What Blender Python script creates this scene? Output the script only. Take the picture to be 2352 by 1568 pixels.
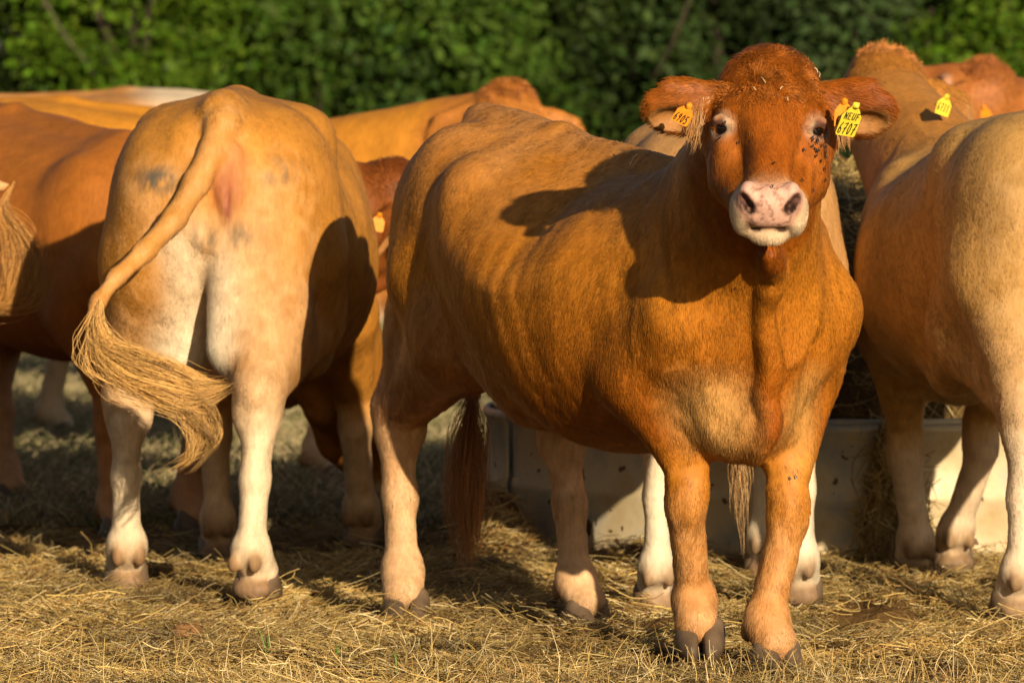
import bpy, math, random, time
import numpy as np
from mathutils import Vector, Matrix

T0 = time.time()
for o in list(bpy.data.objects):
    bpy.data.objects.remove(o)
SC = bpy.context.scene
COL = SC.collection
RNG = np.random.default_rng(7)
random.seed(7)

# ------------------------------------------------------------------ camera, sky, sun, exposure
CAM_H = 1.45
FPX = 14850.0          # focal length in pixels of a 2352 px wide picture
PITCH = math.atan((784 - 150) / FPX)
cam_d = bpy.data.cameras.new('camera')
cam = bpy.data.objects.new('camera', cam_d)
COL.objects.link(cam)
cam.location = (0, 0, CAM_H)
cam.rotation_euler = (math.pi / 2 - PITCH, 0, 0)
cam_d.sensor_width = 36
cam_d.lens = 36 * FPX / 2352
cam_d.clip_start = 0.5
cam_d.clip_end = 2000
cam_d.dof.use_dof = True
cam_d.dof.focus_distance = 15.1
cam_d.dof.aperture_fstop = 7.2
SC.camera = cam

SUN_EL = math.radians(15.0)
SUN_AZ = math.radians(18.0)     # to the right of the camera's back
sun_dir = Vector((math.sin(SUN_AZ) * math.cos(SUN_EL), -math.cos(SUN_AZ) * math.cos(SUN_EL), math.sin(SUN_EL)))
world = bpy.data.worlds.new('World')
SC.world = world
world.use_nodes = True
wn = world.node_tree
sky = wn.nodes.new('ShaderNodeTexSky')
sky.sky_type = 'NISHITA'
sky.sun_disc = False
sky.sun_elevation = SUN_EL
sky.sun_rotation = math.atan2(sun_dir.x, sun_dir.y)
bg = wn.nodes['Background']
bg.inputs['Strength'].default_value = 0.05
wn.links.new(sky.outputs[0], bg.inputs[0])
sun_l = bpy.data.lights.new('sun', 'SUN')
sun_l.energy = 5.0
sun_l.angle = math.radians(0.5)
sun_l.color = (1.0, 0.83, 0.60)
sun_o = bpy.data.objects.new('sun', sun_l)
COL.objects.link(sun_o)
sun_o.rotation_euler = (-sun_dir).to_track_quat('-Z', 'Y').to_euler()
sun_o.location = (5, -5, 10)
SC.view_settings.view_transform = 'Standard'
SC.view_settings.look = 'None'
SC.view_settings.exposure = 0.40
SC.view_settings.gamma = 1.0
SC.view_settings.use_curve_mapping = False
SC.render.engine = 'CYCLES'
SC.cycles.use_denoising = True
SC.cycles.max_bounces = 5
SC.cycles.diffuse_bounces = 2
SC.cycles.glossy_bounces = 2
SC.cycles.transparent_max_bounces = 6
SC.cycles_curves.shape = 'RIBBONS'
SC.cycles_curves.subdivisions = 2


def at(px, py, D):
    """a pixel of the 2352x1568 picture, at world depth D, as a world point"""
    a, b = (px - 1176) / FPX, (784 - py) / FPX
    c, s = math.cos(PITCH), math.sin(PITCH)
    vy, vz = c + b * s, -s + b * c
    t = D / vy
    return np.array([a * t, D, CAM_H + vz * t])


# ------------------------------------------------------------------ small helpers
def link(o, parent=None):
    COL.objects.link(o)
    if parent is not None:
        o.parent = parent
    return o


def tag(o, label=None, cat=None, group=None, kind=None):
    if label: o['label'] = label
    if cat: o['category'] = cat
    if group: o['group'] = group
    if kind: o['kind'] = kind
    return o


def mesh_obj(name, V, F, mat, parent=None, smooth=True):
    me = bpy.data.meshes.new(name)
    V = np.asarray(V, dtype=np.float32)
    if isinstance(F, np.ndarray):
        n, k = F.shape
        me.vertices.add(len(V)); me.vertices.foreach_set('co', V.ravel())
        me.loops.add(n * k); me.loops.foreach_set('vertex_index', F.astype(np.int32).ravel())
        me.polygons.add(n)
        me.polygons.foreach_set('loop_start', np.arange(0, n * k, k, dtype=np.int32))
        me.update(calc_edges=True)
        me.validate()
    else:
        me.from_pydata([tuple(map(float, v)) for v in V], [], F)
        me.update()
    if smooth:
        me.polygons.foreach_set('use_smooth', np.ones(len(me.polygons), dtype=bool))
    if mat is not None:
        me.materials.append(mat)
    return link(bpy.data.objects.new(name, me), parent)


def set_color(me, cols, domain='POINT', name='coat'):
    a = me.attributes.new(name, 'FLOAT_COLOR', domain)
    c = np.ones((len(cols), 4), dtype=np.float32); c[:, :3] = cols
    a.data.foreach_set('color', c.ravel())


def hair_obj(name, P, R, cols, mat, parent=None, nor=None):
    """P (n,k,3) strands, R (k,) or (n,k) radii, cols (n,3)"""
    n, k, _ = P.shape
    hc = bpy.data.hair_curves.new(name)
    hc.add_curves([k] * n)
    hc.attributes['position'].data.foreach_set('vector', np.ascontiguousarray(P, dtype=np.float32).ravel())
    ra = hc.attributes.get('radius') or hc.attributes.new('radius', 'FLOAT', 'POINT')
    R = np.broadcast_to(R, (n, k)).astype(np.float32)
    ra.data.foreach_set('value', np.ascontiguousarray(R).ravel())
    ca = hc.attributes.new('coat', 'FLOAT_COLOR', 'CURVE')
    c = np.ones((n, 4), dtype=np.float32); c[:, :3] = cols
    ca.data.foreach_set('color', c.ravel())
    if nor is not None:
        na = hc.attributes.new('hide_normal', 'FLOAT_VECTOR', 'CURVE')
        na.data.foreach_set('vector', np.ascontiguousarray(nor, dtype=np.float32).ravel())
    hc.materials.append(mat)
    return link(bpy.data.objects.new(name, hc), parent)


def nrm(v, axis=-1):
    v = np.asarray(v, dtype=float)
    return v / (np.linalg.norm(v, axis=axis, keepdims=True) + 1e-12)


def vnoise(p, scale, seed=0):
    """value noise in 0..1 at points p (n,3)"""
    q = np.asarray(p, dtype=np.float64) * scale + 1000.0 + seed * 17.31
    i = np.floor(q).astype(np.int64); f = q - i
    f = f * f * (3 - 2 * f)
    def h(ix, iy, iz):
        n = (ix * 374761393 + iy * 668265263 + iz * 2147483647 + seed * 974711) & 0xffffffff
        n = ((n ^ (n >> 13)) * 1274126177) & 0xffffffff
        n = (n ^ (n >> 16)) & 0xffff
        return n / 65535.0
    r = 0
    for dx in (0, 1):
        wx = f[:, 0] if dx else 1 - f[:, 0]
        for dy in (0, 1):
            wy = f[:, 1] if dy else 1 - f[:, 1]
            for dz in (0, 1):
                wz = f[:, 2] if dz else 1 - f[:, 2]
                r = r + wx * wy * wz * h(i[:, 0] + dx, i[:, 1] + dy, i[:, 2] + dz)
    return r


def fbm(p, scale, seed=0, oct=3):
    r, a, t = 0, 1.0, 0
    for k in range(oct):
        r = r + a * vnoise(p, scale * 2 ** k, seed + k); t += a; a *= .5
    return r / t


# ------------------------------------------------------------------ materials
def new_mat(name):
    m = bpy.data.materials.new(name); m.use_nodes = True
    return m, m.node_tree.nodes, m.node_tree.links


def pmat(name, col, rough=.6, spec=.3, noise=None, bump=None, metallic=0.0, col2=None, detail=6):
    m, N, L = new_mat(name)
    b = N['Principled BSDF']
    b.inputs['Roughness'].default_value = rough
    b.inputs['Specular IOR Level'].default_value = spec
    b.inputs['Metallic'].default_value = metallic
    b.inputs['Base Color'].default_value = (*col, 1)
    tc = N.new('ShaderNodeTexCoord')
    if noise:
        nz = N.new('ShaderNodeTexNoise'); nz.inputs['Scale'].default_value = noise; nz.inputs['Detail'].default_value = detail
        L.new(tc.outputs['Object'], nz.inputs['Vector'])
        rp = N.new('ShaderNodeValToRGB'); rp.color_ramp.elements[0].position = .35; rp.color_ramp.elements[1].position = .65
        rp.color_ramp.elements[0].color = (*col, 1); rp.color_ramp.elements[1].color = (*(col2 or [c * .6 for c in col]), 1)
        L.new(nz.outputs['Fac'], rp.inputs['Fac']); L.new(rp.outputs['Color'], b.inputs['Base Color'])
    if bump:
        nb = N.new('ShaderNodeTexNoise'); nb.inputs['Scale'].default_value = bump[0]; nb.inputs['Detail'].default_value = 5
        L.new(tc.outputs['Object'], nb.inputs['Vector'])
        bp = N.new('ShaderNodeBump'); bp.inputs['Strength'].default_value = bump[1]; bp.inputs['Distance'].default_value = bump[2]
        L.new(nb.outputs['Fac'], bp.inputs['Height']); L.new(bp.outputs['Normal'], b.inputs['Normal'])
    return m


def coat_mat():
    """hide under the fur: pigment from the body's colour attribute, broken up by streaky noise"""
    m, N, L = new_mat('coat')
    b = N['Principled BSDF']
    b.inputs['Roughness'].default_value = .62
    b.inputs['Specular IOR Level'].default_value = .22
    at_ = N.new('ShaderNodeAttribute'); at_.attribute_name = 'coat'
    tc = N.new('ShaderNodeTexCoord')
    mp = N.new('ShaderNodeMapping'); mp.inputs['Scale'].default_value = (1.0, 1.0, .35)
    L.new(tc.outputs['Object'], mp.inputs['Vector'])
    n1 = N.new('ShaderNodeTexNoise'); n1.inputs['Scale'].default_value = 90; n1.inputs['Detail'].default_value = 5
    L.new(mp.outputs[0], n1.inputs['Vector'])
    n2 = N.new('ShaderNodeTexNoise'); n2.inputs['Scale'].default_value = 9; n2.inputs['Detail'].default_value = 4
    L.new(mp.outputs[0], n2.inputs['Vector'])
    ad = N.new('ShaderNodeMath'); ad.operation = 'ADD'
    L.new(n1.outputs['Fac'], ad.inputs[0]); L.new(n2.outputs['Fac'], ad.inputs[1])
    mr = N.new('ShaderNodeMapRange'); mr.inputs['From Min'].default_value = .6; mr.inputs['From Max'].default_value = 1.4
    mr.inputs['To Min'].default_value = .74; mr.inputs['To Max'].default_value = 1.22
    L.new(ad.outputs[0], mr.inputs['Value'])
    mx = N.new('ShaderNodeVectorMath'); mx.operation = 'SCALE'
    L.new(at_.outputs['Color'], mx.inputs[0]); L.new(mr.outputs[0], mx.inputs['Scale'])
    L.new(mx.outputs[0], b.inputs['Base Color'])
    bp = N.new('ShaderNodeBump'); bp.inputs['Strength'].default_value = .35; bp.inputs['Distance'].default_value = .004
    L.new(n1.outputs['Fac'], bp.inputs['Height']); L.new(bp.outputs['Normal'], b.inputs['Normal'])
    return m


def strand_mat(name, rough=.5, spec=.3, trans=0.0, gain=1.0):
    m, N, L = new_mat(name)
    b = N['Principled BSDF']
    b.inputs['Roughness'].default_value = rough
    b.inputs['Specular IOR Level'].default_value = spec
    a = N.new('ShaderNodeAttribute'); a.attribute_name = 'coat'
    L.new(a.outputs['Color'], b.inputs['Base Color'])
    if trans:
        t = N.new('ShaderNodeBsdfTranslucent'); L.new(a.outputs['Color'], t.inputs['Color'])
        mx = N.new('ShaderNodeMixShader'); mx.inputs[0].default_value = trans
        L.new(b.outputs[0], mx.inputs[1]); L.new(t.outputs[0], mx.inputs[2])
        L.new(mx.outputs[0], N['Material Output'].inputs['Surface'])
    return m


def fur_mat():
    """short hair lies on the hide: most of its shading normal is the hide's own"""
    m = strand_mat('fur', .5, .22)
    N, L = m.node_tree.nodes, m.node_tree.links
    a = N.new('ShaderNodeAttribute'); a.attribute_name = 'hide_normal'
    vt = N.new('ShaderNodeVectorTransform'); vt.vector_type = 'NORMAL'; vt.convert_from = 'OBJECT'; vt.convert_to = 'WORLD'
    g = N.new('ShaderNodeNewGeometry')
    mx = N.new('ShaderNodeMix'); mx.data_type = 'VECTOR'; mx.inputs['Factor'].default_value = .82
    nm = N.new('ShaderNodeVectorMath'); nm.operation = 'NORMALIZE'
    L.new(a.outputs['Vector'], vt.inputs[0]); L.new(g.outputs['Normal'], mx.inputs[4]); L.new(vt.outputs[0], mx.inputs[5])
    L.new(mx.outputs[1], nm.inputs[0]); L.new(nm.outputs[0], N['Principled BSDF'].inputs['Normal'])
    return m


M_COAT = coat_mat()
M_FUR = fur_mat()
M_HAIR = strand_mat('hair', .45, .35)
M_STRAW = strand_mat('straw', .45, .4)
M_LEAF = strand_mat('leaf', .6, .12, trans=.3)
M_HOOF = pmat('hoof', (.16, .105, .06), .55, .35, noise=14, bump=(60, .4, .004), col2=(.085, .055, .032))
M_EYE = pmat('eye', (.006, .004, .003), .06, .6)
M_TAGY = pmat('yellow_plastic', (.74, .60, .05), .4, .4, noise=60, col2=(.66, .50, .03))
M_TAGO = pmat('orange_plastic', (.85, .30, .015), .35, .45, noise=60, col2=(.75, .24, .012))
M_INK = pmat('black_ink', (.012, .012, .01), .6, .2)
M_FLY = pmat('fly_black', (.012, .011, .010), .35, .5)
M_BARK = pmat('bark', (.05, .038, .026), .9, .1, noise=8, bump=(20, .6, .02))


# ------------------------------------------------------------------ implicit bodies
class Body:
    def __init__(self):
        self.p = []

    def rc(self, a, b, ra, rb, k=.04, flat=None, op_=1, **at_):
        a, b = np.asarray(a, float), np.asarray(b, float)
        fr = 1.0
        if flat is not None: flat = (nrm(flat[0]), flat[1]); fr = max(1.0, 1.0 / flat[1])
        r = max(ra, rb) * fr
        self.p.append(dict(t='rc', a=a, b=b, ra=ra, rb=rb, k=k, flat=flat, lo=np.minimum(a, b) - r, hi=np.maximum(a, b) + r, op=op_, **at_))

    def ell(self, c, r, ax=None, k=.04, op=1, **at_):
        c = np.asarray(c, float); r = np.asarray(r, float)
        ax = np.eye(3) if ax is None else np.asarray(ax, float)
        e = np.sqrt(((ax * r[:, None]) ** 2).sum(0))
        self.p.append(dict(t='el', c=c, r=r, ax=ax, k=k, lo=c - e, hi=c + e, op=op, **at_))

    def trunk(self, T, k=.04, **at_):
        T = np.asarray(T, float)
        xs = np.linspace(T[0, 0], T[-1, 0], 300)
        # smooth the linear table so the sections flow into each other
        tab = np.stack([np.interp(xs, T[:, 0], T[:, j]) for j in range(1, 7)], 1)
        ker = np.hanning(31); ker /= ker.sum()
        pad = np.pad(tab, ((15, 15), (0, 0)), mode='edge')
        tab = np.stack([np.convolve(pad[:, j], ker, 'valid') for j in range(6)], 1)
        w = T[:, 3].max()
        self.p.append(dict(t='tr', xs=xs, tab=tab, k=k, lo=np.array([T[0, 0], -w, T[:, 2].min()]),
                           hi=np.array([T[-1, 0], w, T[:, 1].max()]), op=1, **at_))

    @staticmethod
    def dist(q, P):
        if q['t'] == 'rc':
            a, b = q['a'], q['b']; sc = 1.0
            if q['flat'] is not None:
                n, s = q['flat']
                P = P + ((P - a) @ n)[:, None] * (s - 1) * n
                b = b + ((b - a) @ n) * (s - 1) * n
                sc = 1.0 / max(s, 1.0)
            ab = b - a
            t = np.clip(((P - a) @ ab) / (ab @ ab + 1e-12), 0, 1)
            return (np.linalg.norm(P - a - t[:, None] * ab, axis=1) - (q['ra'] + (q['rb'] - q['ra']) * t)) * sc
        if q['t'] == 'el':
            l = (P - q['c']) @ q['ax'].T
            k0 = np.linalg.norm(l / q['r'], axis=1)
            k1 = np.linalg.norm(l / q['r'] ** 2, axis=1) + 1e-9
            return k0 * (k0 - 1) / k1
        xs, tab = q['xs'], q['tab']
        x = np.clip(P[:, 0], xs[0], xs[-1])
        zt, zb, w, zc, nt, nb = [np.interp(x, xs, tab[:, j]) for j in range(6)]
        y = np.abs(P[:, 1]); z = P[:, 2] - zc
        up = z > 0
        h = np.where(up, zt - zc, zc - zb); n = np.where(up, nt, nb)
        rr = ((y / w) ** n + (np.abs(z) / h) ** n) ** (1 / n) + 1e-6
        ql = np.sqrt(y * y + z * z)
        d = np.where(rr < .2, -np.minimum(w, h) * .8, ql * (1 - 1 / rr))
        dx = P[:, 0] - x
        return np.where(np.abs(dx) > 0, np.sqrt(np.maximum(d, 0) ** 2 + dx * dx), d)

    @staticmethod
    def comb_op(d, s, q):
        k = q['k']
        if q['op'] > 0:
            h = np.maximum(k - np.abs(d - s), 0) / k
            return np.minimum(d, s) - h * h * k * .25
        h = np.maximum(k - np.abs(d + s), 0) / k
        return np.maximum(d, -s) + h * h * k * .25

    def eval_blocks(self, C, off, half):
        """C (nb,3) block centres, off (m,3) offsets; -> (nb,m)"""
        nb, m = len(C), len(off)
        D = np.full((nb, m), 1.0, np.float32)
        for q in self.p:
            mg = half + q['k'] + .035
            s = np.all((C > q['lo'] - mg) & (C < q['hi'] + mg), axis=1)
            ix = np.nonzero(s)[0]
            for c0 in range(0, len(ix), 2000):
                i = ix[c0:c0 + 2000]
                P = (C[i][:, None, :] + off[None]).reshape(-1, 3)
                D[i] = self.comb_op(D[i].reshape(-1), self.dist(q, P), q).reshape(len(i), m)
        return D

    def mesh(self, vox):
        lo = np.min([q['lo'] for q in self.p if q['op'] > 0], 0) - .05
        hi = np.max([q['hi'] for q in self.p if q['op'] > 0], 0) + .05
        B = 8; bs = B * vox
        nb = np.ceil((hi - lo) / bs).astype(int)
        g = np.stack(np.meshgrid(*[np.arange(n) for n in nb], indexing='ij'), -1).reshape(-1, 3)
        C = lo + (g + .5) * bs
        hd = bs * .87
        dc = self.eval_blocks(C, np.zeros((1, 3)), hd)[:, 0]
        act = np.abs(dc) < hd * 1.7 + .03
        D = np.empty(nb * B, np.float32)
        D.reshape(nb[0], B, nb[1], B, nb[2], B)[:] = dc.reshape(nb)[:, None, :, None, :, None]
        o = np.stack(np.meshgrid(*[np.arange(B)] * 3, indexing='ij'), -1).reshape(-1, 3)
        off = (o + .5) * vox - bs / 2
        ga = g[act]
        val = self.eval_blocks(C[act], off, hd)
        I = (ga[:, None, :] * B + o[None]).reshape(-1, 3)
        D[I[:, 0], I[:, 1], I[:, 2]] = val.ravel()
        org = lo + .5 * vox
        # naive surface nets
        S = (D < 0).astype(np.int8)
        cs = S[:-1] + S[1:]; cs = cs[:, :-1] + cs[:, 1:]; cs = cs[:, :, :-1] + cs[:, :, 1:]
        cells = np.argwhere((cs > 0) & (cs < 8))
        idm = np.full(cs.shape, -1, np.int32)
        idm[cells[:, 0], cells[:, 1], cells[:, 2]] = np.arange(len(cells))
        acc = np.zeros((len(cells), 3)); cnt = np.zeros(len(cells))
        cor = [(a, b, c) for a in (0, 1) for b in (0, 1) for c in (0, 1)]
        dv = {c: D[cells[:, 0] + c[0], cells[:, 1] + c[1], cells[:, 2] + c[2]] for c in cor}
        for c in cor:
            for ax in range(3):
                if c[ax] == 0:
                    e = list(c); e[ax] = 1; e = tuple(e)
                    a, b = dv[c], dv[e]
                    x = (a < 0) != (b < 0)
                    t = np.where(x, a / np.where(x, a - b, 1), 0)
                    pt = np.tile(np.array(c, float), (len(cells), 1)); pt[:, ax] = t
                    acc[x] += pt[x]; cnt[x] += 1
        V = org + (cells + acc / cnt[:, None]) * vox
        F = []
        for ax in range(3):
            u, v = (ax + 1) % 3, (ax + 2) % 3
            sl0 = [slice(None)] * 3; sl1 = [slice(None)] * 3
            sl0[ax] = slice(0, -1); sl1[ax] = slice(1, None)
            A, Bv = S[tuple(sl0)], S[tuple(sl1)]
            e = np.argwhere(A != Bv)
            ok = (e[:, u] > 0) & (e[:, v] > 0) & (e[:, u] < D.shape[u] - 1) & (e[:, v] < D.shape[v] - 1)
            e = e[ok]
            q = []
            for du, dvv in ((0, 0), (-1, 0), (-1, -1), (0, -1)):
                w = e.copy(); w[:, u] += du; w[:, v] += dvv
                q.append(idm[w[:, 0], w[:, 1], w[:, 2]])
            q = np.stack(q, 1)
            ins = A[e[:, 0], e[:, 1], e[:, 2]] == 1
            q[~ins] = q[~ins][:, ::-1]
            F.append(q)
        F = np.concatenate(F)
        F = F[(F >= 0).all(1)]
        # one light smoothing pass takes the grid's steps out
        for _ in range(2):
            s = np.zeros_like(V); n = np.zeros(len(V))
            for a, b in ((0, 1), (1, 2), (2, 3), (3, 0)):
                for j in range(3):
                    s[:, j] += np.bincount(F[:, a], V[F[:, b], j], len(V))
                n += np.bincount(F[:, a], minlength=len(V))
            V = V + .5 * (s / np.maximum(n, 1)[:, None] - V)
        return V, F

    def attrs(self, V):
        n = len(V)
        dm = np.full(n, 1.0); store = []
        for q in self.p:
            mg = .09
            i = np.nonzero(np.all((V > q['lo'] - mg) & (V < q['hi'] + mg), axis=1))[0]
            if not len(i): continue
            d = self.dist(q, V[i])
            store.append((q, i, d))
            if q['op'] > 0:
                np.minimum.at(dm, i, d)
        W = np.full(n, 1e-6); pale = np.zeros(n); deep = np.zeros(n); comb = np.zeros((n, 3)); ln = np.full(n, 1e-6 * .012)
        ec = np.zeros((n, 3)); ew = np.zeros(n)
        for q, i, d in store:
            if q['op'] > 0:
                w = np.exp(-np.maximum(d - dm[i], 0) / q.get('soft', .018))
                W[i] += w
                pale[i] += w * q.get('pale', 0); deep[i] += w * q.get('deep', 0); ln[i] += w * q.get('len', .012)
                if q.get('comb') is not None: comb[i] += w[:, None] * np.asarray(q['comb'])
                if q.get('col') is not None:
                    ec[i] += w[:, None] * np.asarray(q['col']); ew[i] += w
        ecol = ec / np.maximum(ew, 1e-6)[:, None]; ewt = ew / W
        for q, i, d in store:
            if q['op'] < 0 and q.get('col') is not None:
                w = np.exp(-np.maximum(np.abs(d) - .004, 0) / q.get('soft', .006))
                ecol[i] = ecol[i] * (1 - w[:, None]) + w[:, None] * np.asarray(q['col']); ewt[i] = np.maximum(ewt[i], w)
                ln[i] *= (1 - q.get('bald', .9) * w)
        return pale / W, deep / W, comb / W[:, None], ln / W, ecol, ewt


def vert_normals(V, F):
    n = np.cross(V[F[:, 2]] - V[F[:, 0]], V[F[:, 3]] - V[F[:, 1]])
    N = np.zeros_like(V)
    for k in range(4):
        for j in range(3):
            N[:, j] += np.bincount(F[:, k], n[:, j], len(V))
    return nrm(N)


# ------------------------------------------------------------------ hoof (one mesh, shared by every foot)
def make_hoof_mesh():
    B = Body()
    for s in (-1, 1):
        B.rc((-.020, s * .026, .030), (.030, s * .024, .026), .030, .026, k=.012)
        B.rc((.0, s * .027, .052), (.030, s * .022, .024), .028, .022, k=.012)
        B.ell((.048, s * .020, .016), (.030, .019, .020), k=.015)
    B.ell((.045, 0, .02), (.06, .0055, .05), k=.008, op=-1)
    V, F = B.mesh(.004)
    V[:, 2] = np.maximum(V[:, 2], 0)
    V[:, 0] *= 1.12; V[:, 1] *= 1.10; V[:, 2] *= 1.32
    return V, F


HV, HF = make_hoof_mesh()
HOOF = None

PINK = (.68, .41, .32)


def eye_frame(f, S_, u, q):
    out = nrm(S_ * q * .74 + u * .42 + f * .52)
    upv = -f * .75 + u * .5
    upv = nrm(upv - (upv @ out) * out)
    return out, np.cross(upv, out), upv


def std_trunk(s, wf, drop, fat=0.0, sq=0.0, top=0.0, rw=1.0):
    T = np.array([
        # x     ztop  zbot   w    zc    nt   nb
        [-.175, 1.15, .98, .05, 1.07, 2.0, 2.0],
        [-.135, 1.26, .88, .16, 1.07, 2.0, 2.0],
        [-.06, 1.325, .80, .25, 1.05, 2.3, 2.0],
        [.10, 1.36, .73, .305, 1.03, 2.6, 2.0],
        [.36, 1.37, .665, .33, 1.00, 2.7, 2.1],
        [.60, 1.345, .59, .375, .93, 2.4, 2.2],
        [.85, 1.33, .545, .395, .89, 2.1, 2.3],
        [1.08, 1.33, .555, .36, .90, 1.9, 2.3],
        [1.26, 1.335, .58, .30, .92, 1.7, 2.2],
        [1.40, 1.28, .60, .25, .90, 1.7, 2.2],
        [1.52, 1.12, .66, .17, .87, 2.0, 2.0],
        [1.60, .98, .76, .06, .87, 2.0, 2.0]])
    T[:, 1] -= drop * np.clip((T[:, 0] - .36) / .7, 0, 1)
    T[:, 2] -= fat * np.exp(-((T[:, 0] - .75) / .4) ** 2)
    T[:, 1] += top * np.clip((T[:, 0] + .06) / .35, 0, 1)
    T[:, 1] = np.maximum(T[:, 1], T[:, 4] + .07)
    T[:, 5] += sq * (T[:, 0] < .9)
    T[:, 3] *= wf * np.where(T[:, 0] < .3, rw, 1.0)
    T[:, :5] *= s
    return T


def cow_body(sp):
    """implicit body in the cow's own frame: x forward, y to its left, z up, origin between the hind feet"""
    s = sp.get('scale', 1.0); wf = sp.get('wide', 1.0); drop = sp.get('drop', 0.0)
    B = Body()
    down_back = nrm((-.45, 0, -.9)); down = np.array((0, 0, -1.0))
    B.trunk(std_trunk(s, wf, drop, sp.get('fat', 0.0), sp.get('sq', 0.0), sp.get('top', 0.0), sp.get('rw', 1.0)), comb=down_back, pale=0, soft=.03)
    L = lambda x, y, z: np.array((x * s, y * s * wf, z * s))
    rw = sp.get('rw', 1.0); ew_ = sp.get('elbow', .195)
    tp = sp.get('top', 0.0) * s; dz = -drop * s + tp; hz = sp.get('hookz', 1.245)
    # bony landmarks and muscles of the barrel
    for sd in (-1, 1):
        B.ell(L(.36, sd * .225, hz) + (0, 0, tp), np.array((.085, .06, .06)) * s, k=.09 * s, comb=down_back)
        B.ell(L(-.075, sd * .095, 1.20), np.array((.07, .06, .075)) * s, k=.07 * s, comb=down_back)
        B.ell(L(1.24, sd * sp.get('shoulder', .185), .98) + (0, 0, dz * .6), np.array((.19, .115, .27)) * s, k=.06 * s, comb=down_back)      # shoulder
        B.ell(L(1.42, sd * sp.get('point', .155), .84), np.array((.11, .095, .13)) * s, k=.07 * s, comb=(-.3, 0, -.95))                   # point of shoulder
        B.ell(L(.55, sd * .40, 1.17), np.array((.13, .075, .10)) * s, k=.10 * s, op=-1)                                  # hollow before the hook
        B.rc(L(.30, sd * .21, .80), L(.62, sd * .20, .62), .055 * s, .05 * s, k=.10 * s, comb=down_back, pale=.15)       # flank fold
    B.rc(L(-.08, 0, 1.315), L(.40, 0, 1.345) + (0, 0, tp), .035 * s, .03 * s, k=.06 * s, comb=(-.9, 0, -.1))
    B.rc(L(.40, 0, 1.345) + (0, 0, tp), L(1.2, 0, 1.315) + (0, 0, dz), .025 * s, .03 * s, k=.06 * s, comb=(-.9, 0, -.1))
    B.ell(L(1.37, 0, .635), np.array((.17, .145, .135)) * s, k=.07 * s, comb=(-.2, 0, -.95), pale=sp.get('brisket', .2))  # brisket
    for sd in (-1, 1):
        B.rc(L(1.56, sd * .085, .86) + (0, 0, dz * .5), L(1.50, sd * .115, .60), .014 * s, .016 * s, k=.06 * s, op_=-1)
    if sp.get('udder', True):
        B.ell(L(.16, 0, .66), np.array((.12, .085, .085)) * s, k=.03, col=(.58, .33, .24), len=.004)
    # hind legs
    feet = sp['feet']
    pl = sp.get('legpale', .75)
    for sd, f in ((1, feet[0]), (-1, feet[1])):
        f = np.asarray(f, float); dx, dy = f[0], f[1] - sd * .17 * s
        toe = sp.get('toe', (.0, .0, .0, .0))[0 if sd > 0 else 1]
        th = np.array((math.cos(toe), math.sin(toe), 0))
        fet = f + np.array((0, 0, .135 * s)) - th * .035 * s
        hock = np.array((-.075 * s + dx * .75, sd * .170 * s + dy * .8, f[2] + .52 * s))
        stif = np.array((.26 * s + dx * .35, sd * .205 * s * wf * rw + dy * .3, .76 * s))
        B.ell(L(.10, sd * .165 * rw, 1.00), np.array((.25, .155, .30)) * s, k=.06 * s, comb=down_back, pale=0, soft=.03)
        B.rc(L(-.055, sd * .125 * rw, 1.08), np.array((-.02 * s + dx * .4, sd * .155 * s * wf * rw + dy * .35, .76 * s)), .125 * s, .115 * s, k=.06 * s, comb=down, pale=.12)
        B.rc(L(.08, sd * .17 * rw, .90), stif, .17 * s, .125 * s, k=.06 * s, comb=down, pale=0)
        B.rc(stif, hock + (.02, 0, .03), .125 * s, .058 * s, k=.07 * s, comb=down, pale=.12)
        B.rc(np.array((-.02 * s + dx * .4, sd * .155 * s * wf * rw + dy * .35, .76 * s)), hock + (.005, 0, .05), .115 * s, .05 * s, k=.06 * s, comb=down, pale=.2)
        if sp.get('innerpale'):
            B.rc(L(-.085, sd * .085, .98), np.array((-.05 * s + dx * .4, sd * .082 * s + dy * .22, .69 * s)), .09 * s, .088 * s, k=.035 * s, comb=down, pale=sp['innerpale'], soft=.014)
        B.rc(hock + (-.035 * s, 0, .045 * s), hock * .45 + .55 * np.array((-.02 * s + dx * .4, sd * .155 * s * wf * rw + dy * .35, .76 * s)), .024 * s, .03 * s, k=.07 * s, comb=down, pale=.25)      # tendon
        B.ell(hock + (-.038 * s, 0, .03 * s), np.array((.034, .034, .045)) * s, k=.035 * s, comb=down, pale=.35)
        B.ell(hock + (.008, 0, -.01), np.array((.058, .052, .075)) * s, k=.04 * s, comb=down, pale=.4)
        B.ell(hock + (.0, -sd * .035 * s, -.02), np.array((.035, .03, .045)) * s, k=.03 * s, comb=down, pale=.5)
        mid = (hock + fet) / 2
        B.rc(hock + (0, 0, -.04), mid, .046 * s, .034 * s, k=.04 * s, comb=down, pale=pl * .8)
        B.rc(mid, fet, .034 * s, .038 * s, k=.04 * s, comb=down, pale=pl)
        B.rc(hock + (-.028 * s, 0, -.04), fet + (-.028 * s, 0, .03), .024 * s, .022 * s, k=.03 * s, comb=down, pale=pl)
        B.ell(fet, np.array((.043, .043, .046)) * s, k=.04 * s, comb=down, pale=pl)
        B.rc(fet, f + th * .012 * s + (0, 0, .082 * s), .043 * s, .051 * s, k=.03 * s, comb=down, pale=pl, len=.010)
        side = np.cross((0, 0, 1), th)
        B.ell(f - th * .03 * s + (0, 0, .035 * s), np.array((.032, .052, .030)) * s, k=.02, ax=np.stack([th, side, (0, 0, 1)]), col=(.24, .15, .09), len=.006, soft=.008)
        for q in (-1, 1):
            B.ell(fet - th * .048 * s + side * q * .03 * s + (0, 0, -.028 * s), np.array((.018, .015, .025)) * s, k=.016, col=(.11, .065, .035), len=.0, soft=.009)
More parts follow.
